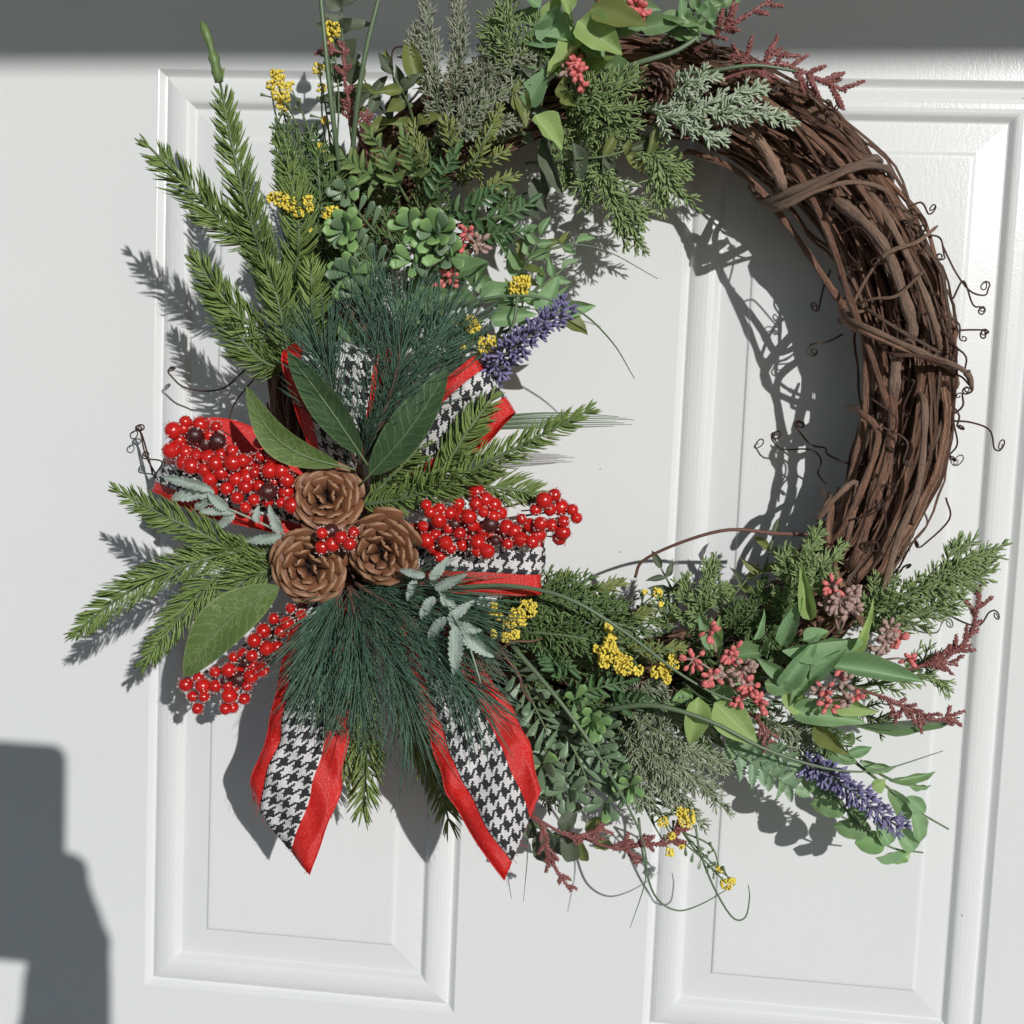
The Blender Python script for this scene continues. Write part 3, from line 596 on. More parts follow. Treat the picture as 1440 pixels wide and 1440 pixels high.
# ------------------------------------------------------------------ the grapevine ring
RC = P(846, 547, 44); R_MAJ = 418 * .000447; R_TUBE = 53 * .000447
def ringpt(th, rho, ph, dr=0):               # th clockwise from the top, ph around the tube (0 = outward from the centre, 90 = towards the viewer)
    e = Vector((math.sin(th), 0, math.cos(th)))
    return RC + e * (R_MAJ + rho * R_TUBE * math.cos(ph) + dr) + OUT * (rho * R_TUBE * .98 * math.sin(ph))
wreath = thing('grapevine_wreath', 'round wreath ring of twisted brown grapevines, bare on its right half', 'wreath', RC - Vector((0, 0, R_MAJ)))
def vine_path(th0, span, rho, ph0, twist, wob, seed):
    r = random.Random(seed); n = max(14, int(math.degrees(span) / 2.6)); out = []
    a1, a2, a3 = r.uniform(0, 6), r.uniform(0, 6), r.uniform(0, 6); f1, f2 = r.uniform(3, 6), r.uniform(7, 13)
    for i in range(n + 1):
        s = i / n; th = th0 + span * s
        ph = ph0 + twist * span * s + .22 * math.sin(f1 * th + a1); rr = rho + wob * (.10 * math.sin(f1 * th + a2) + .06 * math.sin(f2 * th + a3) + .022 * math.sin(f2 * 3.3 * th + a1))
        out.append(tuple(ringpt(th, rr, ph)))
    return np.array(out)
def vine_rad(n, r, seed):
    q = random.Random(seed); k = np.ones(n); step = q.randint(7, 12)
    for i in range(n): k[i] += .22 * math.exp(-((i % step) - step / 2) ** 2 / .5) + q.uniform(-.16, .16)
    k[0] *= .7; k[-1] *= .6; return k * r * PXM
for k in range(170):
    r = random.Random(k * 13 + 5)
    size = r.choice((5.6, 4.6, 4.0, 3.6, 3.2, 2.9, 2.6, 2.4, 2.2, 2.0)) if k > 4 else r.uniform(6, 7.5)
    rho = math.sqrt(r.uniform(.28, 1.0)) if size < 8 else r.uniform(.5, .86)
    if k < 14: rho = r.uniform(.1, .5)
    span = math.radians(r.uniform(90, 320) if size < 8 else r.uniform(70, 200))
    th0 = r.uniform(0, 2 * math.pi)
    c = vine_path(th0, span, rho, r.uniform(0, 2 * math.pi), r.uniform(-.45, .45), 1.0 if size > 4 else 1.5, k)
    mb = MB(); mb.tube(c, vine_rad(len(c), size, k), 8 if size > 5 else 6); part('vine', mb, M['vine'], wreath)
# thin loose vines that stand a little off the bundle
for k in range(120):
    r = random.Random(900 + k); c = vine_path(r.uniform(0, 2 * math.pi), math.radians(r.uniform(40, 130)), r.uniform(.94, 1.06), r.uniform(-.4, 3.4), r.uniform(-.8, .8), 1.8, k + 300)
    mb = MB(); mb.tube(c, vine_rad(len(c), r.uniform(1.2, 2.6), k), 6); part('vine', mb, M['vine'], wreath)
# binding vines wound across the bundle
WRAPS = [([(1055, 262, 40), (1075, 285, 70), (1110, 270, 86), (1160, 250, 90), (1215, 232, 84), (1250, 240, 60), (1252, 262, 30)], 8),
         ([(1060, 272, 45), (1085, 290, 76), (1130, 272, 90), (1190, 240, 92), (1228, 222, 76), (1240, 228, 50)], 6.5),
         ([(1072, 290, 60), (1100, 292, 84), (1150, 268, 92), (1200, 256, 90), (1245, 268, 70), (1258, 300, 40)], 5),
         ([(1182, 430, 40), (1190, 452, 72), (1215, 465, 88), (1260, 485, 92), (1310, 505, 84), (1340, 520, 60), (1345, 545, 30)], 7.5),
         ([(1186, 420, 45), (1196, 448, 80), (1240, 470, 94), (1300, 497, 90), (1345, 515, 74), (1362, 528, 60), (1367, 546, 55)], 6),
         ([(1235, 480, 70), (1255, 498, 88), (1290, 500, 92), (1322, 508, 88), (1340, 516, 60)], 4),
         ([(1205, 425, 72), (1250, 455, 95), (1320, 495, 92)], 4),
         ([(1178, 690, 60), (1165, 745, 82), (1175, 800, 92), (1195, 845, 92), (1215, 880, 80)], 7),
         ([(1190, 372, 60), (1215, 432, 78), (1200, 428, 84), (1240, 362, 92), (1290, 340, 90), (1318, 318, 70)], 4),
         ([(1195, 430, 80), (1230, 420, 94), (1262, 415, 95), (1300, 380, 90)], 3)]
for i, (pts, r0) in enumerate(WRAPS):
    n = 26; c = spline(pts, n); mb = MB(); mb.tube(c, vine_rad(n, r0 * .62, i + 50), 8); part('binding_vine', mb, M['vine'], wreath)
# thick individual vines the photograph shows on the right half
THICK = [([(1015, 165, 80), (1060, 190, 88), (1085, 225, 88), (1100, 262, 84)], 11), ([(1180, 285, 78), (1240, 340, 86), (1272, 420, 88), (1283, 470, 88), (1262, 500, 82), (1255, 560, 82)], 11),
         ([(1255, 560, 84), (1250, 640, 86), (1225, 720, 86), (1200, 790, 82)], 10), ([(975, 215, 66), (1050, 250, 62), (1110, 320, 64), (1165, 400, 64), (1190, 440, 62)], 7),
         ([(1120, 240, 80), (1165, 330, 86), (1195, 420, 84), (1225, 500, 84), (1250, 580, 84)], 7), ([(1230, 280, 84), (1290, 390, 86), (1320, 480, 76)], 7),
         ([(1215, 470, 78), (1218, 560, 76), (1205, 640, 74), (1190, 700, 74), (1170, 760, 72)], 8), ([(1300, 570, 84), (1292, 680, 84), (1262, 760, 84), (1235, 850, 78)], 7),
         ([(1040, 120, 80), (1130, 180, 86), (1190, 240, 86), (1245, 320, 84)], 7), ([(1210, 580, 80), (1235, 620, 88), (1190, 735, 86), (1165, 760, 74)], 7),
         ([(1165, 700, 70), (1150, 730, 80), (1175, 700, 88), (1205, 680, 86), (1190, 760, 84)], 6)]
for i, (pts, r0) in enumerate(THICK):
    a, b = V(pts[0]), V(pts[-1]); a2, b2 = V(pts[1]), V(pts[-2]); pts = [a + (a - a2) * .15 - OUT * .036] + [V(q) for q in pts] + [b + (b - b2) * .15 - OUT * .036]
    n = 36; c = spline(pts, n); mb = MB(); mb.tube(c, vine_rad(n, r0 * .62, i + 80), 9); part('vine', mb, M['vine'], wreath)
def curl(c, r0, turns, seed, tight=.35):     # append a curl to the end of a path
    r = random.Random(seed); c = np.asarray(c); t = nrm(c[-1] - c[-2]); up = nrm(np.array([r.uniform(-.6, .6), -1, r.uniform(-.6, .6)])); s = nrm(np.cross(t, up)) * r.choice((1, -1)); o = c[-1] + s * r0; out = []
    for i in range(1, int(turns * 12)):
        a = i / 12 * 2 * math.pi; rr = r0 * (1 - (1 - tight) * i / (turns * 12)) * (1 + .28 * math.sin(a * 1.7 + seed)); out.append(o + rr * (-s * math.cos(a) + t * math.sin(a) * (.75 + .3 * math.sin(seed))) + up * r0 * (.45 * i / 12 + .25 * math.sin(a * .8 + seed)))
    return np.vstack([c, out])
def tendril(pts, r=(1.5, .75), cr=7, turns=1.8, seed=0, mat='tendril'):
    c = curl(spline(pts, 16), cr * PXM, turns, seed); mb = MB(); mb.tube(c, np.linspace(r[0], r[1], len(c)) * PXM, 5); part('tendril', mb, M[mat], wreath)
TEND = [[(1325, 345, 50), (1345, 385, 48), (1365, 410, 42), (1385, 415, 40), (1390, 405, 40)], [(1340, 420, 50), (1355, 395, 46), (1368, 428, 42), (1380, 432, 40)], [(1342, 465, 50), (1362, 464, 44), (1380, 464, 40)],
        [(1340, 592, 52), (1365, 594, 44), (1392, 605, 36), (1398, 630, 32), (1405, 634, 30)], [(1335, 570, 56), (1342, 600, 50), (1346, 625, 44), (1335, 640, 40)], [(1330, 700, 20), (1335, 730, 18), (1300, 765, 18), (1290, 770, 30)],
        [(1185, 470, 40), (1165, 480, 36), (1142, 484, 34), (1136, 492, 34)], [(1168, 380, 46), (1158, 405, 40), (1152, 432, 36)], [(1200, 655, 40), (1165, 640, 34), (1160, 630, 24), (1140, 625, 22), (1120, 602, 22)],
        [(1160, 680, 44), (1150, 665, 36), (1155, 648, 30), (1140, 632, 24), (1100, 632, 18), (1085, 618, 16)], [(1190, 290, 60), (1215, 285, 80), (1260, 290, 86), (1285, 305, 84)], [(1150, 230, 84), (1175, 250, 92), (1165, 300, 92)],
        [(1280, 290, 70), (1296, 285, 66), (1305, 300, 60)], [(1300, 330, 60), (1322, 335, 56), (1328, 360, 50)], [(1335, 525, 60), (1352, 530, 56), (1366, 545, 54)], [(1180, 330, 88), (1210, 320, 96), (1240, 360, 94)],
        [(1240, 600, 92), (1275, 620, 96), (1270, 650, 94)], [(1225, 560, 90), (1260, 590, 96), (1245, 630, 94)], [(1200, 730, 92), (1230, 720, 96), (1260, 690, 94)], [(1240, 700, 94), (1245, 740, 96), (1225, 770, 92)],
        [(1105, 110, 70), (1130, 120, 66), (1140, 140, 56)], [(1130, 125, 64), (1150, 150, 56), (1168, 155, 50)], [(400, 560, 40), (380, 600, 40), (360, 590, 40), (352, 575, 44)], [(345, 520, 30), (310, 548, 34), (262, 546, 34), (240, 528, 34), (236, 522, 34)],
        [(405, 480, 50), (335, 560, 46), (320, 600, 46)], [(215, 672, 40), (228, 650, 36), (204, 645, 34)], [(215, 668, 36), (210, 648, 32), (200, 612, 30), (194, 605, 30)], [(222, 672, 30), (205, 640, 30), (198, 610, 30)],
        [(560, 140, 60), (552, 100, 66), (553, 70, 66), (572, 65, 64)], [(1010, 105, 80), (1060, 100, 88), (1085, 130, 84)], [(1300, 840, 40), (1340, 868, 40), (1375, 880, 34), (1390, 862, 34), (1398, 858, 34)], [(1270, 820, 50), (1330, 815, 50), (1350, 800, 48)]]
for i, pts in enumerate(TEND): tendril(pts, seed=i, cr=6 if i % 3 else 8, turns=1.5 + (i % 3) * .7)
for k in range(120):                          # small curls lying on the bundle
    r = random.Random(k + 40); th = math.radians(r.uniform(5, 150)); p0 = ringpt(th, 1.03, r.uniform(.3, 2.8)); d = Vector((r.uniform(-1, 1), r.uniform(-.5, .15), r.uniform(-1, 1))).normalized()
    l = r.uniform(16, 50) * PXM; e = Vector((math.cos(th), 0, -math.sin(th))) * r.choice((1, -1))
    c = spline([p0, p0 + (d + e) * l * .5, p0 + (e * .9 + d * .4) * l + OUT * .004], 8); c = curl(c, r.uniform(3, 7) * PXM, r.uniform(.6, 1.8), k); mb = MB(); mb.tube(c, np.linspace(1.5, .8, len(c)) * PXM, 4); part('tendril', mb, M['tendril'], wreath)
# frayed bark strips
for k in range(150):
    r = random.Random(k + 400); th = math.radians(r.uniform(0, 150)); p0 = ringpt(th, r.uniform(.9, 1.04), r.uniform(.2, 2.9)); e = Vector((math.cos(th), 0, -math.sin(th))); q = Vector((r.uniform(-.35, .35), r.uniform(-.3, .1), r.uniform(-.35, .35))); l = r.uniform(20, 70) * PXM
    mb = MB(); mb.tube(spline([p0, p0 + (e + q * .5) * l * .5, p0 + (e + q) * l], 8), np.array([.4, 1.2, 1.8, 1.9, 1.7, 1.3, .8, .2]) * PXM * r.uniform(.6, 1.3), 4); part('bark_strip', mb, M['vine'], wreath)
blade('bare_twig', 'bare thin brown twig arching out inside the ring above the yellow tipped foliage', [(1140, 752, 80), (1090, 750, 88), (1025, 745, 94), (960, 762, 90), (905, 788, 82), (893, 812, 78)], (3, 2), 'twig', None, 'twig')
# ------------------------------------------------------------------ bow of red satin ribbon with a houndstooth band
bow = thing('ribbon_bow', 'red satin bow with black and white houndstooth bands and two long tails', 'bow', (490, 760, 95))
ribbon('loop', bow, [(440, 655, 100), (414, 570, 122), (397, 503, 126), (424, 486, 108), (450, 540, 85), (470, 640, 80)], [(505, 655, 100), (522, 575, 122), (534, 512, 126), (548, 489, 108), (545, 540, 85), (510, 640, 80)], .2, .95)
ribbon('loop', bow, [(515, 640, 100), (596, 560, 118), (652, 512, 124), (668, 508, 106), (620, 570, 85), (530, 650, 80)], [(560, 700, 100), (645, 652, 118), (708, 590, 126), (716, 590, 108), (650, 650, 85), (550, 690, 80)], .22, .74)
ribbon('loop', bow, [(440, 690, 100), (370, 655, 112), (300, 628, 114), (245, 640, 106), (232, 628, 92), (290, 588, 84), (370, 610, 80), (430, 670, 80)], [(440, 760, 96), (360, 742, 106), (280, 722, 108), (224, 696, 104), (220, 688, 92), (290, 690, 82), (370, 705, 78), (430, 730, 78)], .24, .76)
ribbon('loop', bow, [(555, 738, 100), (650, 734, 112), (752, 745, 112), (760, 752, 98), (660, 742, 85), (560, 742, 80)], [(570, 828, 98), (650, 834, 110), (738, 838, 114), (748, 828, 98), (650, 818, 85), (570, 818, 80)], .24, .68)
ribbon('tail', bow, [(420, 840, 98), (400, 925, 108), (382, 1000, 112), (367, 1060, 108), (352, 1127, 104)], [(505, 840, 98), (493, 930, 112), (489, 1010, 118), (482, 1085, 122), (466, 1150, 124), (437, 1229, 124)], .16, .70, crump=.0016)
ribbon('tail', bow, [(555, 880, 100), (598, 1012, 124), (620, 1085, 128), (645, 1148, 130), (711, 1235, 130)], [(630, 840, 100), (668, 922, 122), (712, 985, 130), (740, 1040, 133), (761, 1112, 135)], .2, .72, crump=.0016)
# ------------------------------------------------------------------ pine cones
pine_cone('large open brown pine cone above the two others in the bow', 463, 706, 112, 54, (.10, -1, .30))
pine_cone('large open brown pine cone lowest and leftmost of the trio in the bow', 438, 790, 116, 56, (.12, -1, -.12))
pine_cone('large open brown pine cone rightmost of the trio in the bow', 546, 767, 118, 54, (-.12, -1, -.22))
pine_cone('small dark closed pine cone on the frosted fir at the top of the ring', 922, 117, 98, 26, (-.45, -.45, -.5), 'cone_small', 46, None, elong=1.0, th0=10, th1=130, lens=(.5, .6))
# ------------------------------------------------------------------ red berry picks
def crop(txt, x0, y0, s, r):
    out = []
    for q in txt.split():
        d = q.endswith('d'); a, b = q.rstrip('d').split(','); out.append((x0 + float(a) / s, y0 + float(b) / s, r * rnd(.74, 1.2), d and random.random() < .55))
    return out
LB = crop('545,475 600,465 690,445 773,455 610,430 740,505 580,530 533,583 610,590 668,608 735,620 800,603 860,580 640,665 710,685 800,700 740,735 862,645 915,635 935,680 880,735 940,725 830,785 745,795 930,775 885,835 975,845 1005,770 1085,745 1148,800 1048,855 1120,860 930,885 1180,875 1015,695 1040,600 1000,540 1010,610 1080,620 600,650d 660,500d 720,545d 690,520d 780,530d 770,650d 1050,800d 820,650d 980,700d 1060,690 970,640 1120,690 1150,740', 100, 480, 3.79, 10)
RB = crop('735,720 775,705 718,690 772,755 757,815 745,870 778,905 822,875 815,790 860,810 862,735 820,725 855,685 930,635 930,685 968,670 1005,690 960,720 915,775 960,800 935,847 870,860 975,885 935,880 1035,725 1060,785 1062,855 990,770d 1010,840d 1115,835d 1120,750 1155,775 1165,845 1190,815 1180,710 1200,770 1250,775 1215,670 1240,710 1285,700 1260,648 1297,760 1295,805 1280,830 1335,710d 1352,745 900,740 1090,800d 800,850 840,770d 1000,740d 705,780 720,840', 360, 480, 3, 9.6)
BB = crop('145,1125 190,1157 75,1170 30,1222 105,1225 90,1290 45,1295 65,1345d 10,1350 130,1190d', 360, 480, 3, 9.2) + crop('805,440 755,500 795,508 715,515 800,550 840,570 693,570 633,578 740,580 790,598 720,635 775,640 635,640 697,685 762,697 712,735 560,605 505,633 580,640 535,685 585,688 557,740 770,530d 680,620d 690,640d 820,500d 740,610d 680,740d', 100, 760, 3.13, 9.6)
berries('dense red berry spray left of the pine cones, sugared between the berries', (420, 730, 100), LB, lambda x, y: 118 + (x - 300) * .03)
berries('long shiny red berry spray right of the pine cones, dark berry at its tip', (570, 750, 100), RB, lambda x, y: 124)
berries('drooping red berry spray under the big veined leaf at lower left', (430, 850, 100), BB, lambda x, y: 112 - (y - 900) * .05)
berries('small bunch of six red berries in the middle of the three pine cones', (480, 765, 120), crop('278,810 280,868 322,857 360,830 395,855 412,805 318,800d', 360, 480, 3, 9.8), lambda x, y: 142)
# ------------------------------------------------------------------ spruce sprigs
needle_sprig('spruce_sprig', 'tall green spruce sprig at upper left with a bare bud at its tip', 'sprig',
             [[(405, 470, 95), (385, 395, 105), (355, 320, 122), (330, 220, 128), (310, 118, 128)], [(372, 350, 110), (320, 320, 122), (265, 262, 130), (210, 207, 132)], [(400, 480, 95), (350, 455, 108), (310, 415, 114), (278, 368, 114)], [(405, 520, 92), (365, 505, 104), (325, 455, 110), (300, 410, 110)], [(410, 530, 92), (402, 480, 108), (390, 420, 116), (372, 372, 116)], [(425, 530, 90), (430, 480, 104), (440, 420, 112), (436, 375, 112)], [(405, 420, 95), (420, 350, 105), (415, 280, 108), (395, 205, 105)]],
             'spruce', n=125, ln=31, wd=3.1, taper=.45, ang=57, curve=.5, group='spruce sprigs', flat=.74, jit=5, cvar=.35)
mb = MB(); tube_px(mb, [(312, 125, 128), (306, 100, 130), (300, 82, 131), (296, 68, 132), (292, 45, 132), (284, 30, 132)], 6, 3, 8)
mb2 = MB(); c = spline([(308, 116, 128), (303, 92, 130), (298, 72, 131), (291, 50, 132), (283, 29, 132)], 12); mb2.tube(c, np.array([5.5, 6, 6.5, 6, 7.5, 5, 3.5, 5, 6, 6, 4.5, 1]) * PXM, 7)
part('bud_tip', mb2, M['fern'], bpy.data.objects['spruce_sprig'])
needle_sprig('spruce_sprig', 'green spruce sprig fanning out at far left below the berry spray', 'sprig',
             [[(395, 780, 105), (330, 774, 118), (280, 748, 128), (225, 722, 132), (170, 692, 132)], [(335, 775, 118), (270, 792, 130), (210, 815, 136), (155, 850, 138), (110, 888, 138)], [(385, 785, 108), (320, 800, 122), (270, 845, 130), (235, 890, 130), (203, 932, 126)], [(395, 800, 108), (350, 812, 122), (310, 850, 126), (285, 905, 124)]],
             'spruce', n=125, ln=29, wd=2.9, taper=.45, ang=57, curve=.5, group='spruce sprigs', flat=.74, jit=5, cvar=.35)
needle_sprig('spruce_sprig', 'green spruce sprig pointing right of the pine cones toward the open door', 'sprig',
             [[(510, 710, 100), (580, 698, 112), (640, 672, 126), (730, 628, 132), (822, 580, 132)], [(560, 702, 108), (620, 660, 122), (655, 610, 128), (690, 562, 128)], [(620, 682, 112), (690, 685, 116), (758, 694, 112)], [(520, 700, 100), (570, 650, 112), (600, 615, 112)]],
             'spruce', n=125, ln=29, wd=2.9, taper=.45, ang=57, curve=.5, group='spruce sprigs', flat=.74, jit=5, cvar=.35)
needle_sprig('spruce_sprig', 'green spruce sprig hanging between the two ribbon tails', 'sprig', [[(500, 900, 85), (510, 1000, 84), (515, 1070, 80), (510, 1136, 76)], [(560, 950, 85), (590, 1040, 82), (615, 1090, 78), (630, 1150, 74)], [(490, 940, 85), (488, 1020, 82), (482, 1100, 76)]], 'spruce', n=115, ln=32, wd=3.1, ang=55, curve=.45, group='spruce sprigs', flat=.7, jit=6, cvar=.35)
# ------------------------------------------------------------------ long soft pine
def long_pine(label, stems, n, ln, spread, group='long needled pine sprigs'):
    o = thing('long_needle_pine', label, 'pine sprig', stems[0][0][0], group)
    for st, dirs in stems:
        mb = MB(); c = spline(st, 16); mb.tube(c, np.linspace(3, 1.5, 16) * PXM, 6); b = part('branch', mb, M['twig'], o)
        nd = ND(); nd.along(c, n, ln, 1.25, spread, .06, flat=.35, front=.25, taper=.9, jit=9, tipang=12); part('needles', nd, M['pine'], b, stuff=True)
    return o
long_pine('dark long needled pine sprig spreading upward above the pine cones', [([(505, 655, 104), (520, 590, 116), (530, 520, 122), (520, 440, 122)], 0), ([(505, 650, 104), (550, 580, 118), (590, 515, 122), (620, 465, 118)], 0), ([(505, 655, 104), (550, 600, 112), (600, 550, 114), (640, 510, 108)], 0), ([(500, 650, 104), (480, 600, 116), (465, 540, 128), (455, 500, 130)], 0), ([(505, 655, 104), (540, 580, 122), (560, 510, 134), (565, 450, 134)], 0)], 185, 96, 27)
long_pine('dark long needled pine sprig hanging like a brush below the pine cones', [([(490, 825, 112), (500, 870, 128), (505, 920, 134), (500, 980, 132)], 0), ([(492, 825, 112), (530, 880, 130), (560, 940, 136), (580, 1010, 132)], 0), ([(500, 820, 112), (560, 860, 128), (620, 920, 134), (665, 970, 134)], 0), ([(480, 830, 112), (465, 870, 124), (455, 930, 128)], 0), ([(510, 815, 112), (590, 830, 124), (650, 870, 128)], 0)], 230, 112, 25)
# ------------------------------------------------------------------ big bay leaves in the bow
def bayleaf(label, base, tip, wd, mat, nm, bend):
    o = thing('bay_leaf', label, 'leaf', base, 'large bay leaves in the bow'); a, b = V(base), V(tip); d = b - a; L_ = d.length
    mb = MB(); n = 18; us = np.linspace(-1, 1, 9); v = []; uv = []; nv = Vector(nm); nv = (nv - d.normalized() * nv.dot(d.normalized())).normalized(); x = d.normalized().cross(nv)
    for j in range(n + 1):
        y = j / n; w_ = prof('bay', y) * wd * .5 * PXM * (1 if j < n else .1)
        for u in us:
            q = a + d * y + x * (u * w_) + x * (bend[0] * L_ * math.sin(math.pi * y)) + nv * (bend[1] * L_ * math.sin(math.pi * y) + .22 * abs(u) ** 1.4 * w_ + .03 * w_ * math.sin(9 * y + 3 * u)); v.append(tuple(q)); uv.append((u * .5 + .5, y))
    mb.add(v, [(j * 9 + k, j * 9 + k + 1, j * 9 + k + 10, j * 9 + k + 9) for j in range(n) for k in range(8)], uv); part('blade', mb, M[mat], o)
    mb = MB(); mid = [a + d * y + x * (bend[0] * L_ * math.sin(math.pi * y)) + nv * (bend[1] * L_ * math.sin(math.pi * y) + .0002) for y in np.linspace(-.12, .95, 12)]; mb.tube(np.array([tuple(q) for q in mid]), np.linspace(1.6, .5, 12) * PXM, 5); part('midrib', mb, M['stem'], o)
bayleaf('dark green veined bay leaf over the upper left bow loop', (508, 640, 126), (404, 495, 140), 47, 'bay_dark', (-.35, -1, -.1), (.05, .06))
bayleaf('olive green curved bay leaf between the left berries and the upper bow loop', (478, 655, 126), (346, 543, 138), 42, 'bay_olive', (-.35, -1, .1), (-.16, .05))
bayleaf('dark green bay leaf right of the long pine needles', (520, 668, 124), (630, 520, 132), 54, 'bay_dark', (-.1, -1, .3), (.06, .06))
bayleaf('large green bay leaf with pale net veins over the lower left berries', (393, 824, 126), (258, 952, 134), 66, 'bay_olive', (-.15, -1, .25), (.05, .08))
# ------------------------------------------------------------------ frosted mint fern sprigs
def mint(label, stem, lv):
    o = thing('mint_fern_sprig', label, 'sprig', stem[0], 'frosted mint sprigs in the bow'); stems_only(o, [stem], 'stem_pale', (1.6, 1.2))
    for (b, tp, wd) in lv: add_leaf(o, b, tp, wd * .78, 'lobe', 'mint', .3)
mint('pale mint frosted sprig under the left berry spray', [(402, 752, 116), (355, 730, 122), (320, 715, 126), (280, 700, 124)], [((300, 690, 126), (222, 668, 126), 21), ((302, 692, 126), (234, 700, 126), 26), ((310, 700, 126), (262, 716, 124), 22), ((320, 716, 126), (292, 692, 130), 22), ((330, 722, 124), (280, 722, 124), 18), ((330, 722, 124), (302, 746, 122), 18), ((362, 735, 122), (362, 712, 124), 16), ((395, 750, 118), (378, 714, 126), 22), ((398, 755, 118), (342, 762, 124), 20)])
mint('pale mint frosted sprig over the right ribbon tail', [(575, 800, 126), (612, 826, 142), (640, 870, 150), (660, 910, 152), (676, 960, 150)], [((605, 815, 144), (630, 786, 148), 19), ((612, 828, 144), (658, 806, 148), 19), ((620, 838, 146), (645, 858, 148), 18), ((598, 810, 142), (560, 802, 144), 16), ((630, 872, 148), (665, 846, 150), 20), ((632, 874, 148), (675, 890, 150), 22), ((640, 880, 150), (640, 950, 154), 28), ((652, 892, 150), (692, 925, 154), 24), ((612, 840, 144), (588, 870, 144), 20), ((628, 868, 146), (598, 900, 144), 20), ((585, 815, 138), (570, 845, 140), 16)])
# cedar
plume('cedar_sprig', 'dull green cedar sprig lying across the left ribbon tail', 'sprig', [[(455, 870, 122), (440, 930, 130), (455, 990, 132), (478, 1030, 130)], [(445, 900, 124), (425, 950, 128), (415, 985, 126)], [(450, 920, 126), (475, 960, 132), (485, 1000, 130)]], 'cedar', n=60, ln=6, wd=2.6, tw=14, twl=38, twang=32, flat=.6)
# ------------------------------------------------------------------ greenery, upper left
G1 = 'fir plumes round the ring'
def filler(label, br, mat='fir_dark', **k): plume('fir_sprig', label, 'sprig', br, mat, group=G1, **{**dict(tw=12, twl=48, n=75, ln=11, wd=2.3), **k})
filler('dark green fir sprig deep in the foliage at upper left of the ring', [[(520, 400, 62), (470, 320, 76), (450, 240, 84), (430, 180, 86)], [(560, 380, 62), (540, 300, 76), (520, 230, 84)], [(600, 380, 62), (610, 290, 78), (600, 200, 84)], [(480, 430, 62), (455, 380, 72), (440, 310, 78)]])
filler('dark green fir sprig deep in the foliage left of the lavender', [[(560, 470, 62), (600, 420, 76), (650, 380, 82)], [(560, 490, 62), (620, 470, 76), (680, 470, 80)], [(540, 440, 62), (520, 380, 76), (500, 330, 80)], [(470, 520, 60), (440, 470, 74), (425, 420, 76)], [(640, 360, 60), (690, 320, 72), (720, 270, 74)]])
plume('frosted_fir_sprig', 'tall grey green frosted fir sprig rising at the top left of the ring', 'sprig', [[(625, 190, 70), (612, 130, 86), (605, 70, 92), (598, -10, 94)], [(625, 180, 72), (640, 110, 90), (645, 50, 94), (640, -15, 94)], [(640, 150, 72), (670, 110, 88), (690, 60, 92), (700, 10, 90)], [(610, 140, 80), (590, 90, 90), (582, 40, 92)]], 'frost', n=90, ln=12, wd=2.5, tw=11, twl=30, twang=32, group='frosted fir sprigs')
plume('frosted_fir_sprig', 'grey green frosted fir sprig lying over the ring top left of the coral buds', 'sprig', [[(610, 200, 80), (660, 160, 96), (710, 130, 100), (760, 95, 98)], [(600, 200, 80), (650, 185, 96), (700, 175, 98), (745, 160, 94)], [(650, 150, 86), (690, 110, 98), (735, 80, 100), (775, 60, 98)]], 'frost', n=90, ln=12, wd=2.5, tw=11, twl=30, twang=34, group='frosted fir sprigs')
plume('fir_sprig', 'olive green fir sprig standing at the very top above the broad leaves', 'sprig', [[(740, 130, 86), (725, 80, 100), (715, 30, 104), (712, -10, 102)], [(745, 120, 86), (755, 70, 100), (750, 20, 102)], [(735, 100, 90), (700, 60, 98), (690, 20, 98)]], 'fir', n=75, ln=12, wd=2.2, tw=11, twl=34, group=G1)
# flat ferns
def fern(label, stems, mat='fern', pairs=9, ln=34, wd=13, group='fern fronds', ang=48, name='fern_frond'):
    return leafy(name, label, 'fern', stems, 'pinna', mat, pairs=pairs, ln=ln, wd=wd, ang=ang, group=group, t0=.2, taper=.45, lift=.1, tilt=.3)
fern('olive green fern frond with blunt leaflets above the boxwood', [[(575, 285, 84), (555, 250, 100), (540, 215, 106), (520, 188, 106)], [(560, 270, 84), (520, 245, 98), (490, 225, 102), (465, 212, 100)], [(590, 270, 84), (580, 230, 100), (570, 195, 104)]], pairs=8, ln=32, wd=12)
needle_sprig('spruce_sprig', 'yellow green spruce tips right of the olive fern frond', 'sprig', [[(645, 260, 84), (665, 230, 102), (685, 190, 108), (700, 158, 106)], [(660, 245, 90), (690, 225, 102), (708, 215, 100)], [(665, 290, 84), (690, 265, 98), (722, 248, 98)], [(640, 230, 88), (634, 195, 100), (628, 172, 100)], [(600, 260, 84), (590, 215, 98), (582, 180, 100)]], 'spruce_tip', n=110, ln=15, wd=3.4, ang=50, curve=.3, group='spruce sprigs')
fern('dark green glossy frond with blunt tips left of the grey buds', [[(620, 310, 84), (660, 290, 98), (700, 270, 100)], [(630, 320, 84), (670, 310, 98), (720, 300, 98), (745, 285, 94)], [(640, 330, 80), (690, 330, 92), (730, 325, 92)], [(600, 300, 84), (620, 250, 96), (640, 215, 98)]], 'fern_dark', pairs=7, ln=30, wd=11)
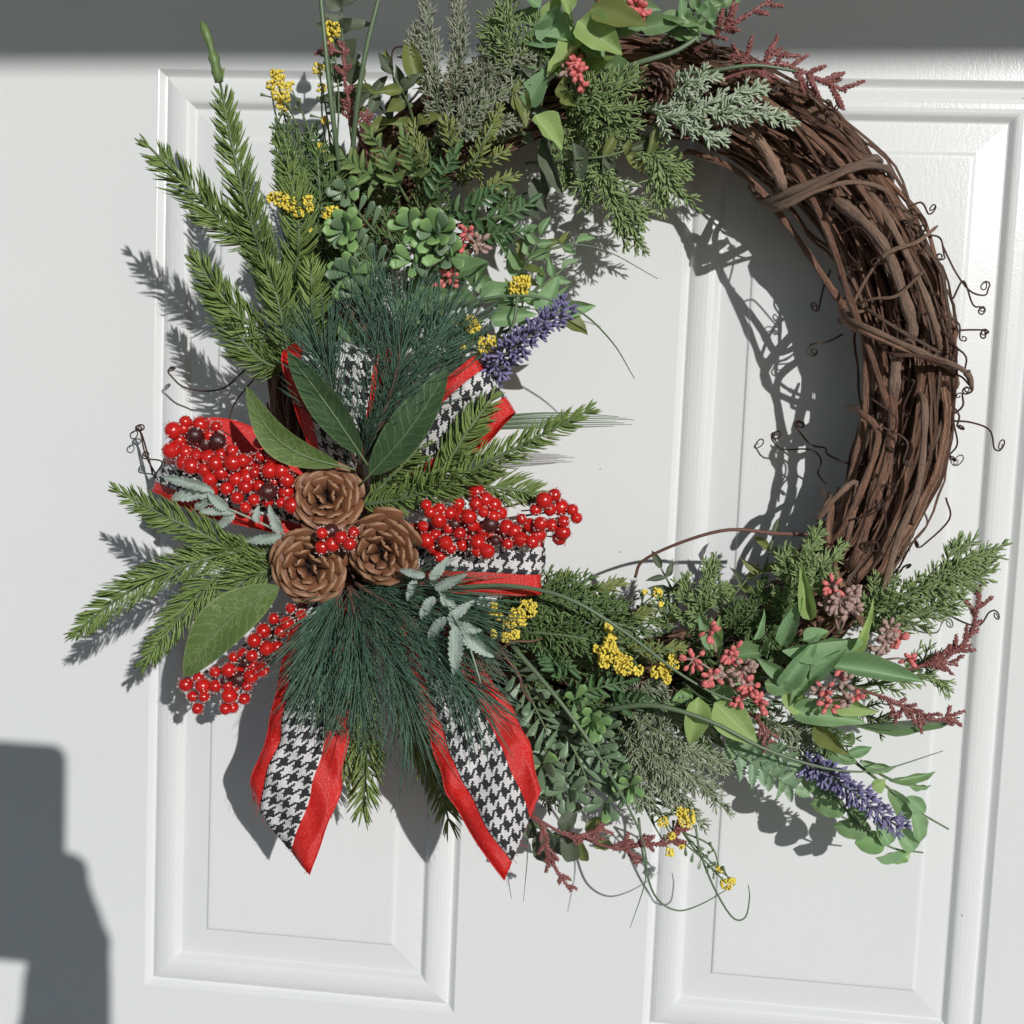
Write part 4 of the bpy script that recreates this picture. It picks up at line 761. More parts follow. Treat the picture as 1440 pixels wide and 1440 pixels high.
# asparagus-like fine foliage with yellow flowers
plume('fine_foliage_sprig', 'fine feathery green sprig behind the yellow flowers at upper left', 'sprig', [[(450, 350, 84), (425, 290, 98), (410, 230, 104), (395, 175, 104)], [(455, 340, 84), (450, 270, 100), (445, 200, 104)], [(460, 350, 84), (470, 280, 98), (480, 230, 100)]], 'fir_dark', n=38, ln=16, wd=2.6, tw=13, twl=40, ang=45, group='fine feathery sprigs')
yellow_spray('yellow flower spray highest of the two heads beside the tall spruce sprig', (440, 260, 96), [(390, 108, 108, 20), (396, 130, 110, 26), (398, 148, 108, 16), (380, 120, 106, 10), (408, 120, 108, 10)])
yellow_spray('yellow flower head between the two tall grass stems at the top left', (470, 260, 92), [(467, 42, 104, 22), (462, 60, 104, 12), (448, 97, 104, 14), (452, 125, 102, 12), (450, 208, 102, 12), (457, 170, 100, 9)])
yellow_spray('yellow flower spray just above the bright boxwood leaves', (450, 330, 92), [(396, 281, 112, 22), (408, 287, 112, 20), (385, 279, 110, 16), (433, 282, 112, 14), (420, 298, 110, 14), (436, 292, 110, 10), (437, 324, 106, 6), (460, 300, 104, 14), (470, 297, 104, 14)])
blade('tall_reed', 'thick green grass stem leaning left out of the top edge', [(480, 255, 96), (470, 180, 112), (460, 90, 118), (450, -15, 120)], (3.4, 3), cat='reed')
blade('tall_reed', 'thick green grass stem leaning right out of the top edge', [(494, 235, 96), (502, 150, 112), (515, 70, 118), (536, -15, 120)], (3.6, 2.8), cat='reed')
heather('rust red heather sprig between the two tall grass stems', [[(520, 225, 86), (500, 180, 98), (486, 120, 104), (483, 62, 106)], [(484, 75, 104), (462, 70, 106), (444, 75, 106)], [(505, 205, 90), (512, 175, 98), (516, 155, 98)]], side=9, sl=14)
leafy('eucalyptus_sprig', 'dark frosted eucalyptus sprig poking up at the top left edge', 'eucalyptus', [[(500, 230, 80), (488, 140, 92), (482, 60, 96), (480, -10, 96)]], 'ovate', 'euc_frost', pairs=5, ln=42, wd=30, group='eucalyptus sprigs', leaves=[((482, 52, 96), (443, 32, 98), 22, 'euc_frost'), ((482, 48, 96), (520, 25, 98), 24, 'euc_frost'), ((484, 85, 96), (507, 78, 98), 24, 'euc_frost')], t0=.3)
leafy('olive_leaf_sprig', 'sprig of folded olive coloured leaves left of the frosted fir', 'sprig', [[(590, 200, 70), (572, 140, 90), (552, 105, 96)], [(580, 150, 86), (540, 130, 92), (515, 150, 90)], [(560, 180, 70), (530, 145, 88), (512, 112, 90)]], 'lance', 'olive', pairs=2, ln=46, wd=20, group='olive leaf sprigs', mats=('olive', 'euc_frost'), leaves=[((590, 120, 92), (570, 50, 98), 26, 'olive'), ((552, 105, 96), (535, 68, 98), 16, 'olive')])
# boxwood
def rosette(o, c, n, ln, wd, mats, spread=1.0):
    c = V(c)
    for k in range(n):
        a = k * 2.4 + rnd(-.2, .2); q = math.sqrt((k + .5) / n) * spread; d = Vector((math.cos(a) * q, -1.1 + q * .6, math.sin(a) * q)).normalized(); l = ln * PXM * rnd(.8, 1.1)
        nm = Vector((-math.cos(a) * .9, -1, -math.sin(a) * .9))
        inst('leaf', bulbmesh(random.choice(mats), random.randrange(4)), o, frame(c, d, nm, wd * PXM * rnd(.85, 1.1), l, l))
def boxwood(label, stems, ros, mats, lm, pairs=5, ln=30, wd=17):
    o = leafy('boxwood_sprig', label, 'boxwood', stems, 'bulb', lm, pairs=pairs, ln=ln, wd=wd, ang=50, group='boxwood sprigs', taper=.85, tilt=.6)
    for (x, y, h, n, l, w_) in ros: rosette(o, (x, y, h), n, l, w_ * 1.12, mats)
boxwood('bright green boxwood sprig with plump leaves, left one of the pair', [[(545, 390, 80), (520, 365, 96), (495, 340, 106)], [(540, 400, 80), (515, 390, 98), (492, 402, 104)], [(530, 330, 84), (505, 300, 98), (488, 270, 100)]], [(487, 325, 108, 13, 34, 21), (492, 385, 108, 10, 36, 19), (486, 270, 100, 6, 28, 18), (510, 415, 110, 5, 34, 20)], ['box', 'box', 'box_dark'], 'box_dark')
boxwood('bright green boxwood sprig with plump leaves, right one of the pair', [[(600, 420, 80), (605, 380, 98), (610, 345, 108)], [(610, 410, 80), (592, 380, 98), (578, 345, 104)], [(615, 400, 80), (625, 370, 96), (635, 350, 102)]], [(612, 328, 112, 14, 36, 22), (575, 320, 104, 7, 34, 19), (580, 368, 110, 6, 34, 18), (630, 360, 108, 7, 36, 20)], ['box_bright', 'box', 'box', 'box_dark'], 'box')
bud_spray('cluster of red and dusty grey buds right of the bright boxwood', (640, 400, 84), [(656, 328, 104, 22, 13, 'coral'), (672, 345, 104, 30, 20, 'dusty'), (652, 348, 102, 14, 7, 'coral'), (632, 392, 106, 26, 16, 'coral'), (618, 400, 104, 14, 6, 'coral')])
leafy('broad_leaf_sprig', 'veined oval green leaves below the red and grey buds', 'sprig', [[(600, 470, 74), (630, 430, 92), (660, 400, 100)]], 'ovate', 'euc', pairs=2, ln=60, wd=38, group='broad leaf sprigs', leaves=[((632, 385, 106), (688, 370, 108), 32, 'euc'), ((590, 430, 106), (640, 410, 108), 36, 'euc'), ((688, 412, 102), (672, 380, 104), 26, 'euc'), ((675, 420, 104), (735, 400, 108), 26, 'leaf'), ((700, 430, 104), (760, 410, 106), 24, 'leaf'), ((690, 450, 104), (752, 440, 108), 26, 'leaf'), ((590, 455, 100), (545, 420, 104), 30, 'euc'), ((520, 500, 100), (470, 450, 104), 40, 'euc')])
leafy('olive_leaf_sprig', 'spindly olive leaf sprig hanging inside the ring above the lavender', 'sprig', [[(690, 320, 64), (730, 330, 78), (770, 350, 80), (810, 340, 78)], [(720, 400, 74), (740, 370, 84), (760, 330, 86)], [(700, 430, 74), (750, 410, 86), (790, 380, 86)]], 'lance', 'olive', pairs=4, ln=38, wd=17, group='olive leaf sprigs', mats=('olive', 'euc', 'leaf'), lift=.1)
leafy('broad_leaf_sprig', 'two green leaves poking right above the purple lavender', 'sprig', [[(700, 470, 80), (750, 450, 92), (790, 435, 94)]], 'ovate', 'leaf', pairs=0, ln=40, wd=24, group='broad leaf sprigs', tipleaf=False, leaves=[((785, 435, 94), (838, 430, 92), 22, 'leaf'), ((785, 440, 94), (825, 472, 90), 30, 'olive'), ((760, 445, 94), (784, 385, 96), 26, 'leaf'), ((775, 440, 94), (800, 400, 94), 20, 'euc'), ((740, 455, 94), (700, 425, 98), 26, 'euc')])
lavender('purple lavender spike pointing up right inside the ring', [(690, 525, 104), (715, 495, 124), (755, 465, 126), (795, 432, 120)])
yellow_spray('small yellow flower head above the purple lavender inside the ring', (690, 500, 80), [(731, 402, 110, 26), (722, 408, 110, 12), (740, 395, 108, 14)])
yellow_spray('yellow flowers half hidden in long pine needles left of the lavender', (630, 520, 84), [(664, 456, 112, 22), (686, 485, 114, 26), (676, 500, 110, 10), (640, 452, 110, 7), (622, 440, 110, 6), (650, 488, 110, 7)])
blade('ornamental_grass', 'long grass blade arching over the lavender and drooping into the ring', [(600, 450, 92), (660, 425, 108), (740, 416, 114), (810, 435, 108), (860, 480, 96), (892, 532, 84)], (3.0, .5))
blade('ornamental_grass', 'grass blade curving down just left of the lavender', [(675, 515, 96), (705, 490, 112), (722, 455, 116), (728, 415, 116)], (3.0, 1.6))
blade('ornamental_grass', 'hair thin grass blade reaching right in the open ring near the top', [(735, 372, 84), (790, 345, 90), (850, 352, 84), (925, 392, 70)], (1.2, .5))
# green pleated reed tips behind the right spruce sprig
o = thing('reed_tuft', 'tuft of straight pale green reeds sticking out right behind the spruce sprig', 'reeds', (640, 600, 84))
for k in range(7):
    mb = MB(); yy = 582 + k * 3; tube_px(mb, [(620, 600 + k, 84), (720, yy + 2, 88), (800, yy - 1 + k * .3, 84), (870 + 4 * (k % 3) * 3 - k, 586 + k * 2.2, 78)], 2.2, .4, 5); part('reed', mb, M['stem_pale' if k % 2 else 'grass'], o)
# ------------------------------------------------------------------ top of the ring
o = leafy('broad_leaf_sprig', 'spray of broad fresh green leaves at the top edge', 'sprig', [[(830, 120, 84), (820, 70, 100), (800, 20, 104)], [(840, 110, 84), (860, 60, 100), (880, 10, 104)], [(800, 100, 84), (770, 50, 98), (745, -10, 100)]], 'ovate', 'leaf', pairs=2, ln=66, wd=36, group='broad leaf sprigs', mats=('leaf', 'euc', 'leaf_light'),
          leaves=[((768, 18, 108), (802, 74, 112), 48, 'leaf'), ((812, 30, 110), (875, 78, 112), 46, 'leaf_light'), ((830, 12, 112), (912, 42, 114), 40, 'olive'), ((790, 40, 106), (735, 60, 108), 34, 'leaf'), ((760, 10, 104), (715, -20, 106), 34, 'leaf'), ((820, 60, 108), (770, 110, 108), 30, 'leaf_light'), ((880, 20, 104), (930, 8, 104), 24, 'euc'), ((900, 40, 100), (965, 30, 100), 26, 'euc'), ((930, 20, 100), (985, 45, 100), 20, 'euc'), ((850, 80, 100), (800, 60, 104), 30, 'leaf'), ((870, 10, 104), (850, -30, 104), 36, 'leaf_light'), ((760, 60, 100), (790, 20, 104), 26, 'euc')])
bud_spray('coral pink bud clusters at the very top edge among broad leaves', (850, 60, 96), [(895, 12, 110, 24, 20, 'coral'), (905, 22, 110, 16, 10, 'coral'), (868, 4, 110, 20, 10, 'dusty'), (850, -8, 110, 22, 12, 'coral')])
bud_spray('coral pink upright bud cluster under the broad leaves above the ring', (808, 150, 88), [(810, 88, 106, 18, 14, 'coral'), (815, 102, 108, 20, 18, 'coral'), (820, 120, 106, 14, 10, 'coral'), (798, 98, 104, 20, 10, 'dusty')])
leafy('eucalyptus_sprig', 'small round leaved sprig at the top edge right of the coral buds', 'eucalyptus', [[(930, 60, 90), (970, 20, 98), (1010, -10, 98)], [(960, 50, 90), (990, 30, 96), (1020, 10, 94)]], 'ovate', 'euc', pairs=4, ln=34, wd=22, group='eucalyptus sprigs', mats=('euc', 'leaf'))
heather('dark rust heather sprig at the top edge right of the round leaves', [[(975, 75, 84), (1005, 48, 94), (1040, 28, 98), (1090, -5, 96)]], side=12, sl=24)
heather('rust heather sprig lying along the ring at upper right', [[(1000, 118, 90), (1050, 100, 96), (1100, 90, 94), (1150, 112, 88), (1188, 128, 82)], [(1060, 95, 94), (1082, 82, 96), (1098, 68, 94)], [(1030, 105, 94), (1050, 82, 96), (1028, 78, 96)]], side=11, sl=26)
blade('tall_reed', 'green stem crossing the bare vines behind the small pine cone', [(850, 105, 90), (900, 88, 100), (950, 72, 100), (985, 50, 98)], (4, 3), cat='reed')
blade('tall_reed', 'green stem running to the rust heather over bare vines', [(950, 105, 94), (1000, 100, 99), (1060, 92, 99), (1120, 100, 94)], (3, 2), cat='reed')
plume('pale_fir_sprig', 'pale green frosted fir sprig lying on the bare vines beside the small pine cone', 'sprig', [[(930, 165, 88), (985, 150, 100), (1045, 132, 102), (1072, 125, 100)], [(920, 160, 88), (985, 158, 102), (1060, 160, 104), (1115, 170, 100)], [(900, 150, 88), (950, 170, 100), (1000, 190, 100), (1015, 192, 98)], [(930, 140, 88), (970, 118, 100), (1005, 105, 98)]], 'pale', n=95, ln=12, wd=3.0, tw=8, twl=30, twang=34, group='frosted fir sprigs', flat=.2)
plume('fir_sprig', 'green fir sprig left of the small pine cone over the ring top', 'sprig', [[(800, 165, 84), (840, 140, 98), (880, 118, 102), (905, 108, 100)], [(800, 170, 84), (850, 158, 98), (900, 150, 100)], [(800, 160, 84), (815, 140, 96), (860, 105, 98)]], 'fir', n=80, ln=13, wd=2.4, tw=11, twl=34, group=G1)
filler('deep green fir sprig on the inner top edge of the ring', [[(790, 170, 74), (850, 175, 90), (900, 180, 94)], [(780, 190, 70), (830, 195, 86), (880, 200, 88)], [(760, 170, 70), (790, 220, 84), (800, 260, 82)], [(740, 190, 70), (700, 170, 84), (690, 130, 88)]], 'fir', twl=40)
plume('fir_sprig', 'green fir sprig drooping into the ring, longer of the two tips', 'sprig', [[(835, 200, 78), (845, 245, 92), (865, 290, 92), (878, 345, 86)], [(862, 280, 92), (880, 310, 90), (905, 350, 86)], [(850, 250, 90), (890, 290, 90), (905, 305, 88)], [(835, 220, 80), (822, 255, 88), (828, 290, 86)]], 'fir', n=85, ln=13, wd=2.6, tw=9, twl=30, twang=36, group=G1)
plume('fir_sprig', 'green fir sprig drooping into the ring, right of the longer tip', 'sprig', [[(900, 190, 80), (920, 220, 92), (940, 255, 92), (978, 292, 86)], [(915, 215, 90), (925, 260, 90), (932, 300, 86)], [(920, 215, 90), (945, 230, 90), (968, 245, 88)]], 'fir', n=85, ln=13, wd=2.6, tw=9, twl=30, twang=36, group=G1)
leafy('olive_leaf_sprig', 'sprig of narrow frosted leaves hanging from the inner top of the ring', 'sprig', [[(740, 230, 74), (790, 225, 90), (850, 220, 94), (885, 210, 92)], [(740, 180, 84), (755, 130, 96), (760, 105, 98)]], 'lance', 'euc_frost', pairs=2, ln=50, wd=17, group='olive leaf sprigs', mats=('euc_frost', 'olive'), leaves=[((762, 195, 92), (795, 278, 92), 20, 'euc_frost'), ((805, 200, 92), (820, 265, 92), 20, 'euc_frost'), ((850, 220, 94), (860, 262, 92), 18, 'euc_frost'), ((910, 220, 92), (925, 170, 96), 15, 'olive'), ((882, 215, 92), (905, 240, 92), 18, 'olive'), ((880, 220, 92), (890, 190, 96), 14, 'olive'), ((750, 250, 84), (770, 300, 84), 22, 'euc_frost'), ((730, 290, 80), (760, 310, 84), 24, 'euc_frost')])
leafy('broad_leaf_sprig', 'lime green pointed leaf with folded olive leaves below the coral buds', 'sprig', [[(760, 150, 90), (765, 130, 98), (772, 115, 98)]], 'ovate', 'leaf_light', pairs=0, group='broad leaf sprigs', tipleaf=False, leaves=[((752, 162, 104), (790, 212, 106), 34, 'leaf_light'), ((740, 150, 100), (770, 95, 106), 34, 'leaf'), ((740, 160, 98), (730, 110, 102), 26, 'olive'), ((790, 140, 100), (795, 108, 104), 18, 'olive'), ((790, 135, 100), (812, 150, 104), 16, 'olive'), ((735, 195, 96), (752, 200, 98), 18, 'euc_frost'), ((730, 120, 98), (740, 180, 100), 22, 'olive')])
# ------------------------------------------------------------------ lower right of the ring
filler('dark green fir sprig filling the bottom of the ring beside the right tail', [[(700, 900, 62), (760, 880, 84), (830, 870, 90), (900, 860, 88)], [(700, 950, 62), (770, 930, 84), (840, 930, 90), (900, 930, 88)], [(720, 1000, 62), (780, 1000, 84), (850, 980, 88)], [(740, 860, 62), (800, 850, 82), (870, 850, 84)]], twl=60)
filler('dark green fir sprig in the lower right foliage under the broad leaves', [[(950, 900, 62), (1000, 930, 84), (1060, 960, 88)], [(950, 960, 62), (1020, 980, 82), (1090, 1000, 84)], [(1100, 900, 62), (1160, 920, 82), (1220, 930, 82)], [(900, 1000, 62), (960, 1010, 82), (1010, 1040, 82)], [(1060, 860, 62), (1080, 900, 80), (1110, 930, 84)], [(1110, 990, 62), (1150, 1030, 80), (1190, 1050, 76)]], twl=55)
filler('dark green fir sprig behind the dark boxwood at the bottom of the ring', [[(730, 980, 50), (780, 1040, 66), (830, 1100, 68)], [(770, 980, 50), (830, 1040, 68), (890, 1090, 68)], [(730, 1020, 50), (750, 1080, 64), (780, 1130, 62)], [(850, 1000, 50), (900, 1060, 68), (940, 1110, 66)]], twl=50, tw=14)
boxwood('deep green boxwood sprig lying close to the ring under the long grass blade', [[(720, 960, 60), (770, 1020, 80), (800, 1080, 84)], [(760, 960, 60), (820, 1030, 80), (860, 1090, 82)], [(720, 1010, 60), (750, 1060, 78), (800, 1120, 80)], [(800, 980, 60), (850, 1030, 78), (900, 1080, 80)]], [], ['box_dark'], 'box_dark', pairs=8, ln=38, wd=20)
plume('fine_foliage_sprig', 'fine feathery green sprig around the yellow flowers beside the right tail', 'sprig', [[(680, 880, 84), (740, 850, 100), (800, 845, 104), (870, 850, 100)], [(690, 890, 84), (760, 890, 102), (830, 900, 106), (900, 925, 102)], [(700, 860, 84), (760, 835, 98), (830, 825, 98)], [(760, 870, 90), (830, 870, 102), (920, 890, 102)]], 'fir_dark', n=40, ln=17, wd=2.8, tw=14, twl=44, group='fine feathery sprigs')
needle_sprig('spruce_sprig', 'yellow green spruce tips along the inner lower edge of the ring', 'sprig', [[(700, 850, 80), (760, 842, 90), (830, 832, 92), (870, 820, 88)], [(745, 845, 84), (775, 828, 92), (796, 812, 92)], [(850, 880, 92), (890, 868, 100), (912, 858, 98)], [(850, 920, 96), (900, 915, 106), (950, 928, 104)], [(900, 930, 96), (930, 915, 106), (955, 912, 104)]], 'spruce_tip', n=120, ln=16, wd=3.2, ang=48, curve=.3, group='spruce sprigs')
yellow_spray('yellow flower cluster just right of the right bow loop', (700, 900, 92), [(742, 856, 112, 24), (728, 866, 112, 22), (720, 874, 112, 16), (735, 872, 112, 14), (693, 862, 108, 9), (702, 866, 110, 10), (695, 852, 108, 8), (712, 896, 110, 14), (724, 892, 110, 12), (695, 890, 106, 9), (712, 877, 110, 10)])
yellow_spray('yellow flower cluster in the middle of the lower right foliage', (840, 880, 92), [(856, 920, 116, 26), (858, 904, 114, 18), (877, 935, 118, 26), (850, 930, 114, 16), (840, 912, 112, 11), (855, 882, 110, 11), (897, 942, 114, 14), (860, 896, 112, 12), (875, 925, 116, 16)])
yellow_spray('thin yellow flower heads right of the yellow cluster, beside the coral buds', (890, 900, 92), [(923, 945, 114, 16), (935, 940, 114, 16), (948, 935, 114, 13), (938, 955, 114, 12), (925, 833, 102, 12), (907, 832, 100, 6), (930, 850, 100, 6), (945, 925, 112, 8)])
yellow_spray('yellow flowers hanging lowest under the ring by the rust heather', (900, 1120, 84), [(965, 1150, 96, 24), (958, 1142, 96, 14), (932, 1156, 96, 14), (945, 1175, 94, 9), (942, 1198, 94, 12), (958, 1190, 92, 8)])
yellow_spray('single yellow flower tip hanging on a long thin stem at the bottom', (960, 1170, 84), [(1022, 1243, 88, 16), (1012, 1222, 88, 9), (1030, 1238, 88, 8)])
leafy('seed_stem_sprig', 'thin stem with tiny green seed pods beside the single yellow tip', 'sprig', [[(955, 1180, 84), (985, 1205, 88), (1010, 1230, 88)]], 'bulb', 'box_dark', pairs=5, ln=18, wd=8, group=None, r=(1.4, .9))
plume('fir_sprig', 'light green fir tips standing up inside the lower ring, left of the ring vines', 'sprig', [[(985, 900, 70), (985, 860, 88), (995, 820, 94), (1003, 786, 92)], [(990, 860, 84), (1010, 835, 92), (1020, 825, 92)], [(975, 880, 78), (965, 840, 88), (962, 815, 88)], [(940, 890, 74), (935, 860, 84), (930, 840, 82)]], 'fir', n=95, ln=12, wd=2.6, tw=9, twl=30, twang=36, group=G1)
plume('fir_sprig', 'light green fir tips over the lower end of the bare vines', 'sprig', [[(1100, 880, 70), (1115, 830, 90), (1135, 780, 98), (1152, 740, 96)], [(1120, 820, 90), (1150, 800, 98), (1188, 768, 96)], [(1110, 850, 84), (1105, 800, 92), (1108, 772, 92)], [(1120, 840, 88), (1150, 820, 96), (1170, 805, 94)]], 'fir', n=95, ln=12, wd=2.6, tw=9, twl=30, twang=36, group=G1)
filler('dark fir sprig in the shade between the two light fir tips', [[(1040, 900, 60), (1060, 860, 76), (1075, 815, 80)], [(1020, 900, 60), (1030, 870, 76), (1040, 850, 78)], [(1080, 900, 60), (1100, 870, 76), (1110, 840, 80)]], twl=32)
leafy('olive_leaf_sprig', 'sprig of narrow upright leaves on the inner lower edge of the ring', 'sprig', [[(960, 880, 60), (945, 830, 76), (930, 800, 76)], [(1060, 860, 60), (1075, 800, 76), (1088, 755, 74)], [(1010, 870, 60), (1030, 840, 74), (1050, 815, 74)]], 'lance', 'olive', pairs=3, ln=40, wd=15, group='olive leaf sprigs', mats=('olive', 'euc_frost', 'euc_frost'), lift=.1)
plume('fir_sprig', 'green fir sprig reaching far right from the bottom of the bare vines', 'sprig', [[(1200, 880, 64), (1260, 845, 84), (1330, 810, 90), (1408, 768, 86)], [(1280, 840, 84), (1330, 822, 88), (1395, 800, 84)], [(1210, 890, 66), (1280, 870, 84), (1350, 842, 84)], [(1320, 815, 88), (1345, 785, 88), (1352, 768, 86)], [(1215, 870, 66), (1225, 845, 80), (1238, 818, 80)]], 'fir', n=95, ln=15, wd=2.6, tw=9, twl=34, twang=34, group=G1, taper=.5)
plume('fir_sprig', 'thin green fir tips low on the right between the two rust heather sprigs', 'sprig', [[(1180, 970, 60), (1240, 960, 72), (1300, 950, 72), (1332, 968, 70)], [(1200, 1000, 60), (1230, 1010, 70), (1248, 1016, 68)], [(1270, 950, 70), (1300, 930, 70), (1320, 920, 68)]], 'fir', n=70, ln=13, wd=2.4, tw=8, twl=34, twang=36, group=G1)
# broad leaves with coral buds
BL = [((1140, 872), (1126, 790), 26, 'leaf_light'), ((1100, 915), (1220, 891), 34, 'leaf'), ((1098, 908), (1128, 842), 28, 'leaf'), ((1097, 968), (1152, 902), 36, 'leaf'), ((1125, 962), (1190, 914), 28, 'leaf'), ((1192, 922), (1236, 854), 20, 'leaf_light'), ((1165, 935), (1305, 953), 38, 'leaf'), ((1100, 968), (1163, 1020), 34, 'leaf_light'), ((1170, 980), (1232, 1006), 34, 'leaf_light'), ((1012, 915), (982, 862), 34, 'leaf'), ((1005, 917), (1013, 866), 20, 'leaf_light'), ((1030, 922), (1082, 917), 34, 'euc'), ((1078, 925), (1088, 893), 16, 'leaf'), ((1110, 1000), (1218, 1012), 40, 'leaf'), ((1145, 1020), (1196, 1060), 30, 'olive'), ((1130, 900), (1165, 885), 24, 'leaf'), ((1140, 960), (1150, 890), 22, 'leaf'), ((1100, 950), (1065, 925), 24, 'leaf'), ((1060, 900), (1080, 860), 14, 'leaf'), ((1150, 940), (1110, 985), 30, 'euc'), ((1075, 960), (1120, 970), 30, 'euc')]
leafy('broad_leaf_sprig', 'big spray of pointed light green leaves at lower right under the bare vines', 'sprig', [[(1050, 950, 70), (1100, 950, 96), (1150, 930, 104)], [(1060, 960, 70), (1120, 980, 92), (1180, 990, 96)]], 'ovate', 'leaf', pairs=0, tipleaf=False, group='broad leaf sprigs', leaves=[((a[0], a[1], 100), (b[0], b[1], 106 + rnd(-8, 8)), w_ * .82, mt) for a, b, w_, mt in BL])
leafy('broad_leaf_sprig', 'two lime green pointed leaves hanging below the coral buds', 'sprig', [[(960, 960, 76), (985, 980, 96), (1010, 990, 104)]], 'ovate', 'leaf_light', pairs=0, tipleaf=False, group='broad leaf sprigs', leaves=[((982, 980, 110), (972, 1052, 110), 34, 'leaf_light'), ((1005, 988, 110), (1064, 1046, 112), 46, 'leaf_light'), ((975, 975, 100), (945, 985, 100), 20, 'box_bright'), ((1000, 975, 100), (1050, 960, 104), 30, 'leaf'), ((960, 985, 96), (925, 983, 98), 12, 'box_bright')])
bud_spray('coral red bud cluster in front of light green leaves at lower right', (1020, 960, 100), [(996, 888, 118, 24, 9, 'coral'), (975, 928, 118, 28, 13, 'coral'), (1001, 952, 120, 26, 16, 'coral'), (1030, 918, 118, 30, 16, 'coral'), (1043, 942, 118, 34, 20, 'dusty'), (1055, 962, 120, 28, 18, 'coral'), (1068, 985, 118, 20, 10, 'coral'), (1075, 997, 116, 10, 4, 'coral'), (1020, 950, 116, 30, 10, 'dusty'), (1040, 980, 114, 24, 10, 'coral')])
bud_spray('sparse coral bud cluster among light green leaves, near the lower rust heather', (1150, 990, 96), [(1165, 990, 114, 22, 8, 'coral'), (1185, 960, 112, 30, 12, 'dusty'), (1160, 968, 112, 20, 7, 'coral'), (1195, 985, 110, 22, 8, 'dusty'), (1182, 945, 112, 12, 4, 'coral'), (1205, 978, 110, 16, 6, 'coral'), (1150, 975, 110, 16, 5, 'dusty')])
bud_spray('dense dusty pink bud cluster where the bare vines meet the leaves', (1180, 890, 84), [(1172, 825, 104, 24, 14, 'coral'), (1180, 842, 104, 36, 30, 'dusty'), (1195, 856, 104, 28, 18, 'dusty'), (1165, 850, 102, 24, 14, 'dusty'), (1200, 835, 102, 20, 12, 'dusty')])
bud_spray('dusty pink bud cluster right of the leaves, below the far reaching fir', (1230, 930, 76), [(1250, 885, 90, 26, 16, 'dusty'), (1265, 900, 90, 24, 14, 'coral'), (1245, 905, 90, 28, 16, 'dusty'), (1278, 928, 88, 18, 9, 'coral'), (1235, 920, 88, 26, 14, 'dusty')])
heather('rust heather sprig curling upward at the far lower right', [[(1230, 950, 70), (1285, 940, 82), (1335, 922, 84), (1365, 890, 84), (1375, 850, 84), (1378, 825, 84)], [(1285, 940, 82), (1315, 930, 84), (1345, 935, 84)]], side=9, sl=20)
heather('rust heather sprig pointing right below the curled one', [[(1190, 965, 76), (1235, 978, 84), (1275, 995, 86), (1315, 1012, 86), (1355, 1000, 86)], [(1270, 995, 86), (1258, 1015, 86)]], side=9, sl=20)
heather('rust heather bit peeking between leaf and frosted fir at lower right', [[(1050, 1000, 84), (1072, 1020, 98), (1082, 1050, 98)]], side=10, sl=16)
# boxwood lower
boxwood('dark green boxwood sprig right of the right ribbon tail', [[(740, 960, 70), (780, 1010, 92), (810, 1060, 98), (830, 1110, 96)], [(740, 1000, 70), (765, 1050, 92), (780, 1100, 96)], [(780, 990, 70), (830, 1050, 90), (870, 1100, 94)], [(720, 930, 76), (745, 980, 92), (770, 1030, 98)], [(810, 1000, 76), (850, 1060, 90), (890, 1120, 92)]], [(800, 1110, 98, 6, 38, 19), (850, 1130, 94, 6, 34, 18), (762, 1075, 104, 6, 42, 24)], ['box_dark', 'box_dark', 'box'], 'box_dark', pairs=7, ln=36, wd=18)
boxwood('bright green boxwood tuft crossed by a grass blade at the lower ring', [[(790, 990, 84), (820, 1000, 98), (835, 1012, 104)], [(850, 1060, 84), (870, 1085, 98), (880, 1105, 102)]], [(832, 1015, 108, 11, 32, 17), (885, 1105, 104, 6, 28, 16), (808, 985, 104, 4, 30, 16)], ['box_bright', 'box_bright', 'box'], 'box_bright', pairs=3, ln=26, wd=14)
fern('dark green frond with narrow leaflets below the yellow flower cluster', [[(780, 985, 84), (830, 970, 100), (880, 958, 102)], [(800, 960, 84), (780, 930, 98), (760, 910, 98)], [(740, 930, 80), (780, 925, 96), (800, 940, 96)], [(850, 990, 84), (890, 985, 98), (930, 990, 96)]], 'fern_dark', pairs=8, ln=32, wd=10)
plume('frosted_fir_sprig', 'grey frosted fir sprig spreading at the bottom of the ring', 'sprig', [[(870, 1000, 80), (930, 1030, 96), (980, 1060, 100), (1030, 1080, 96)], [(865, 1020, 80), (920, 1060, 96), (970, 1090, 98), (1025, 1142, 92)], [(870, 1040, 80), (910, 1080, 94), (950, 1120, 94), (990, 1165, 88)], [(880, 990, 80), (940, 1000, 96), (1000, 1030, 98)], [(860, 1050, 80), (890, 1100, 92), (920, 1130, 90)]], 'moss', n=85, ln=12, wd=2.2, tw=11, twl=42, twang=34, group='frosted fir sprigs')
plume('frosted_fir_sprig', 'small grey frosted fir tips beside the thin yellow heads', 'sprig', [[(860, 1000, 80), (900, 975, 98), (935, 950, 102)], [(880, 985, 80), (915, 970, 96), (930, 965, 98)]], 'frost', n=90, ln=11, wd=2.0, tw=9, twl=26, group='frosted fir sprigs')
plume('frosted_fir_sprig', 'frosted fir tips under the light green leaves above the purple spike', 'sprig', [[(1060, 1010, 76), (1100, 1020, 90), (1150, 1045, 90)], [(1070, 1020, 76), (1110, 1040, 88), (1140, 1065, 86)]], 'moss', n=80, ln=13, wd=2.2, tw=9, twl=34, group='frosted fir sprigs')
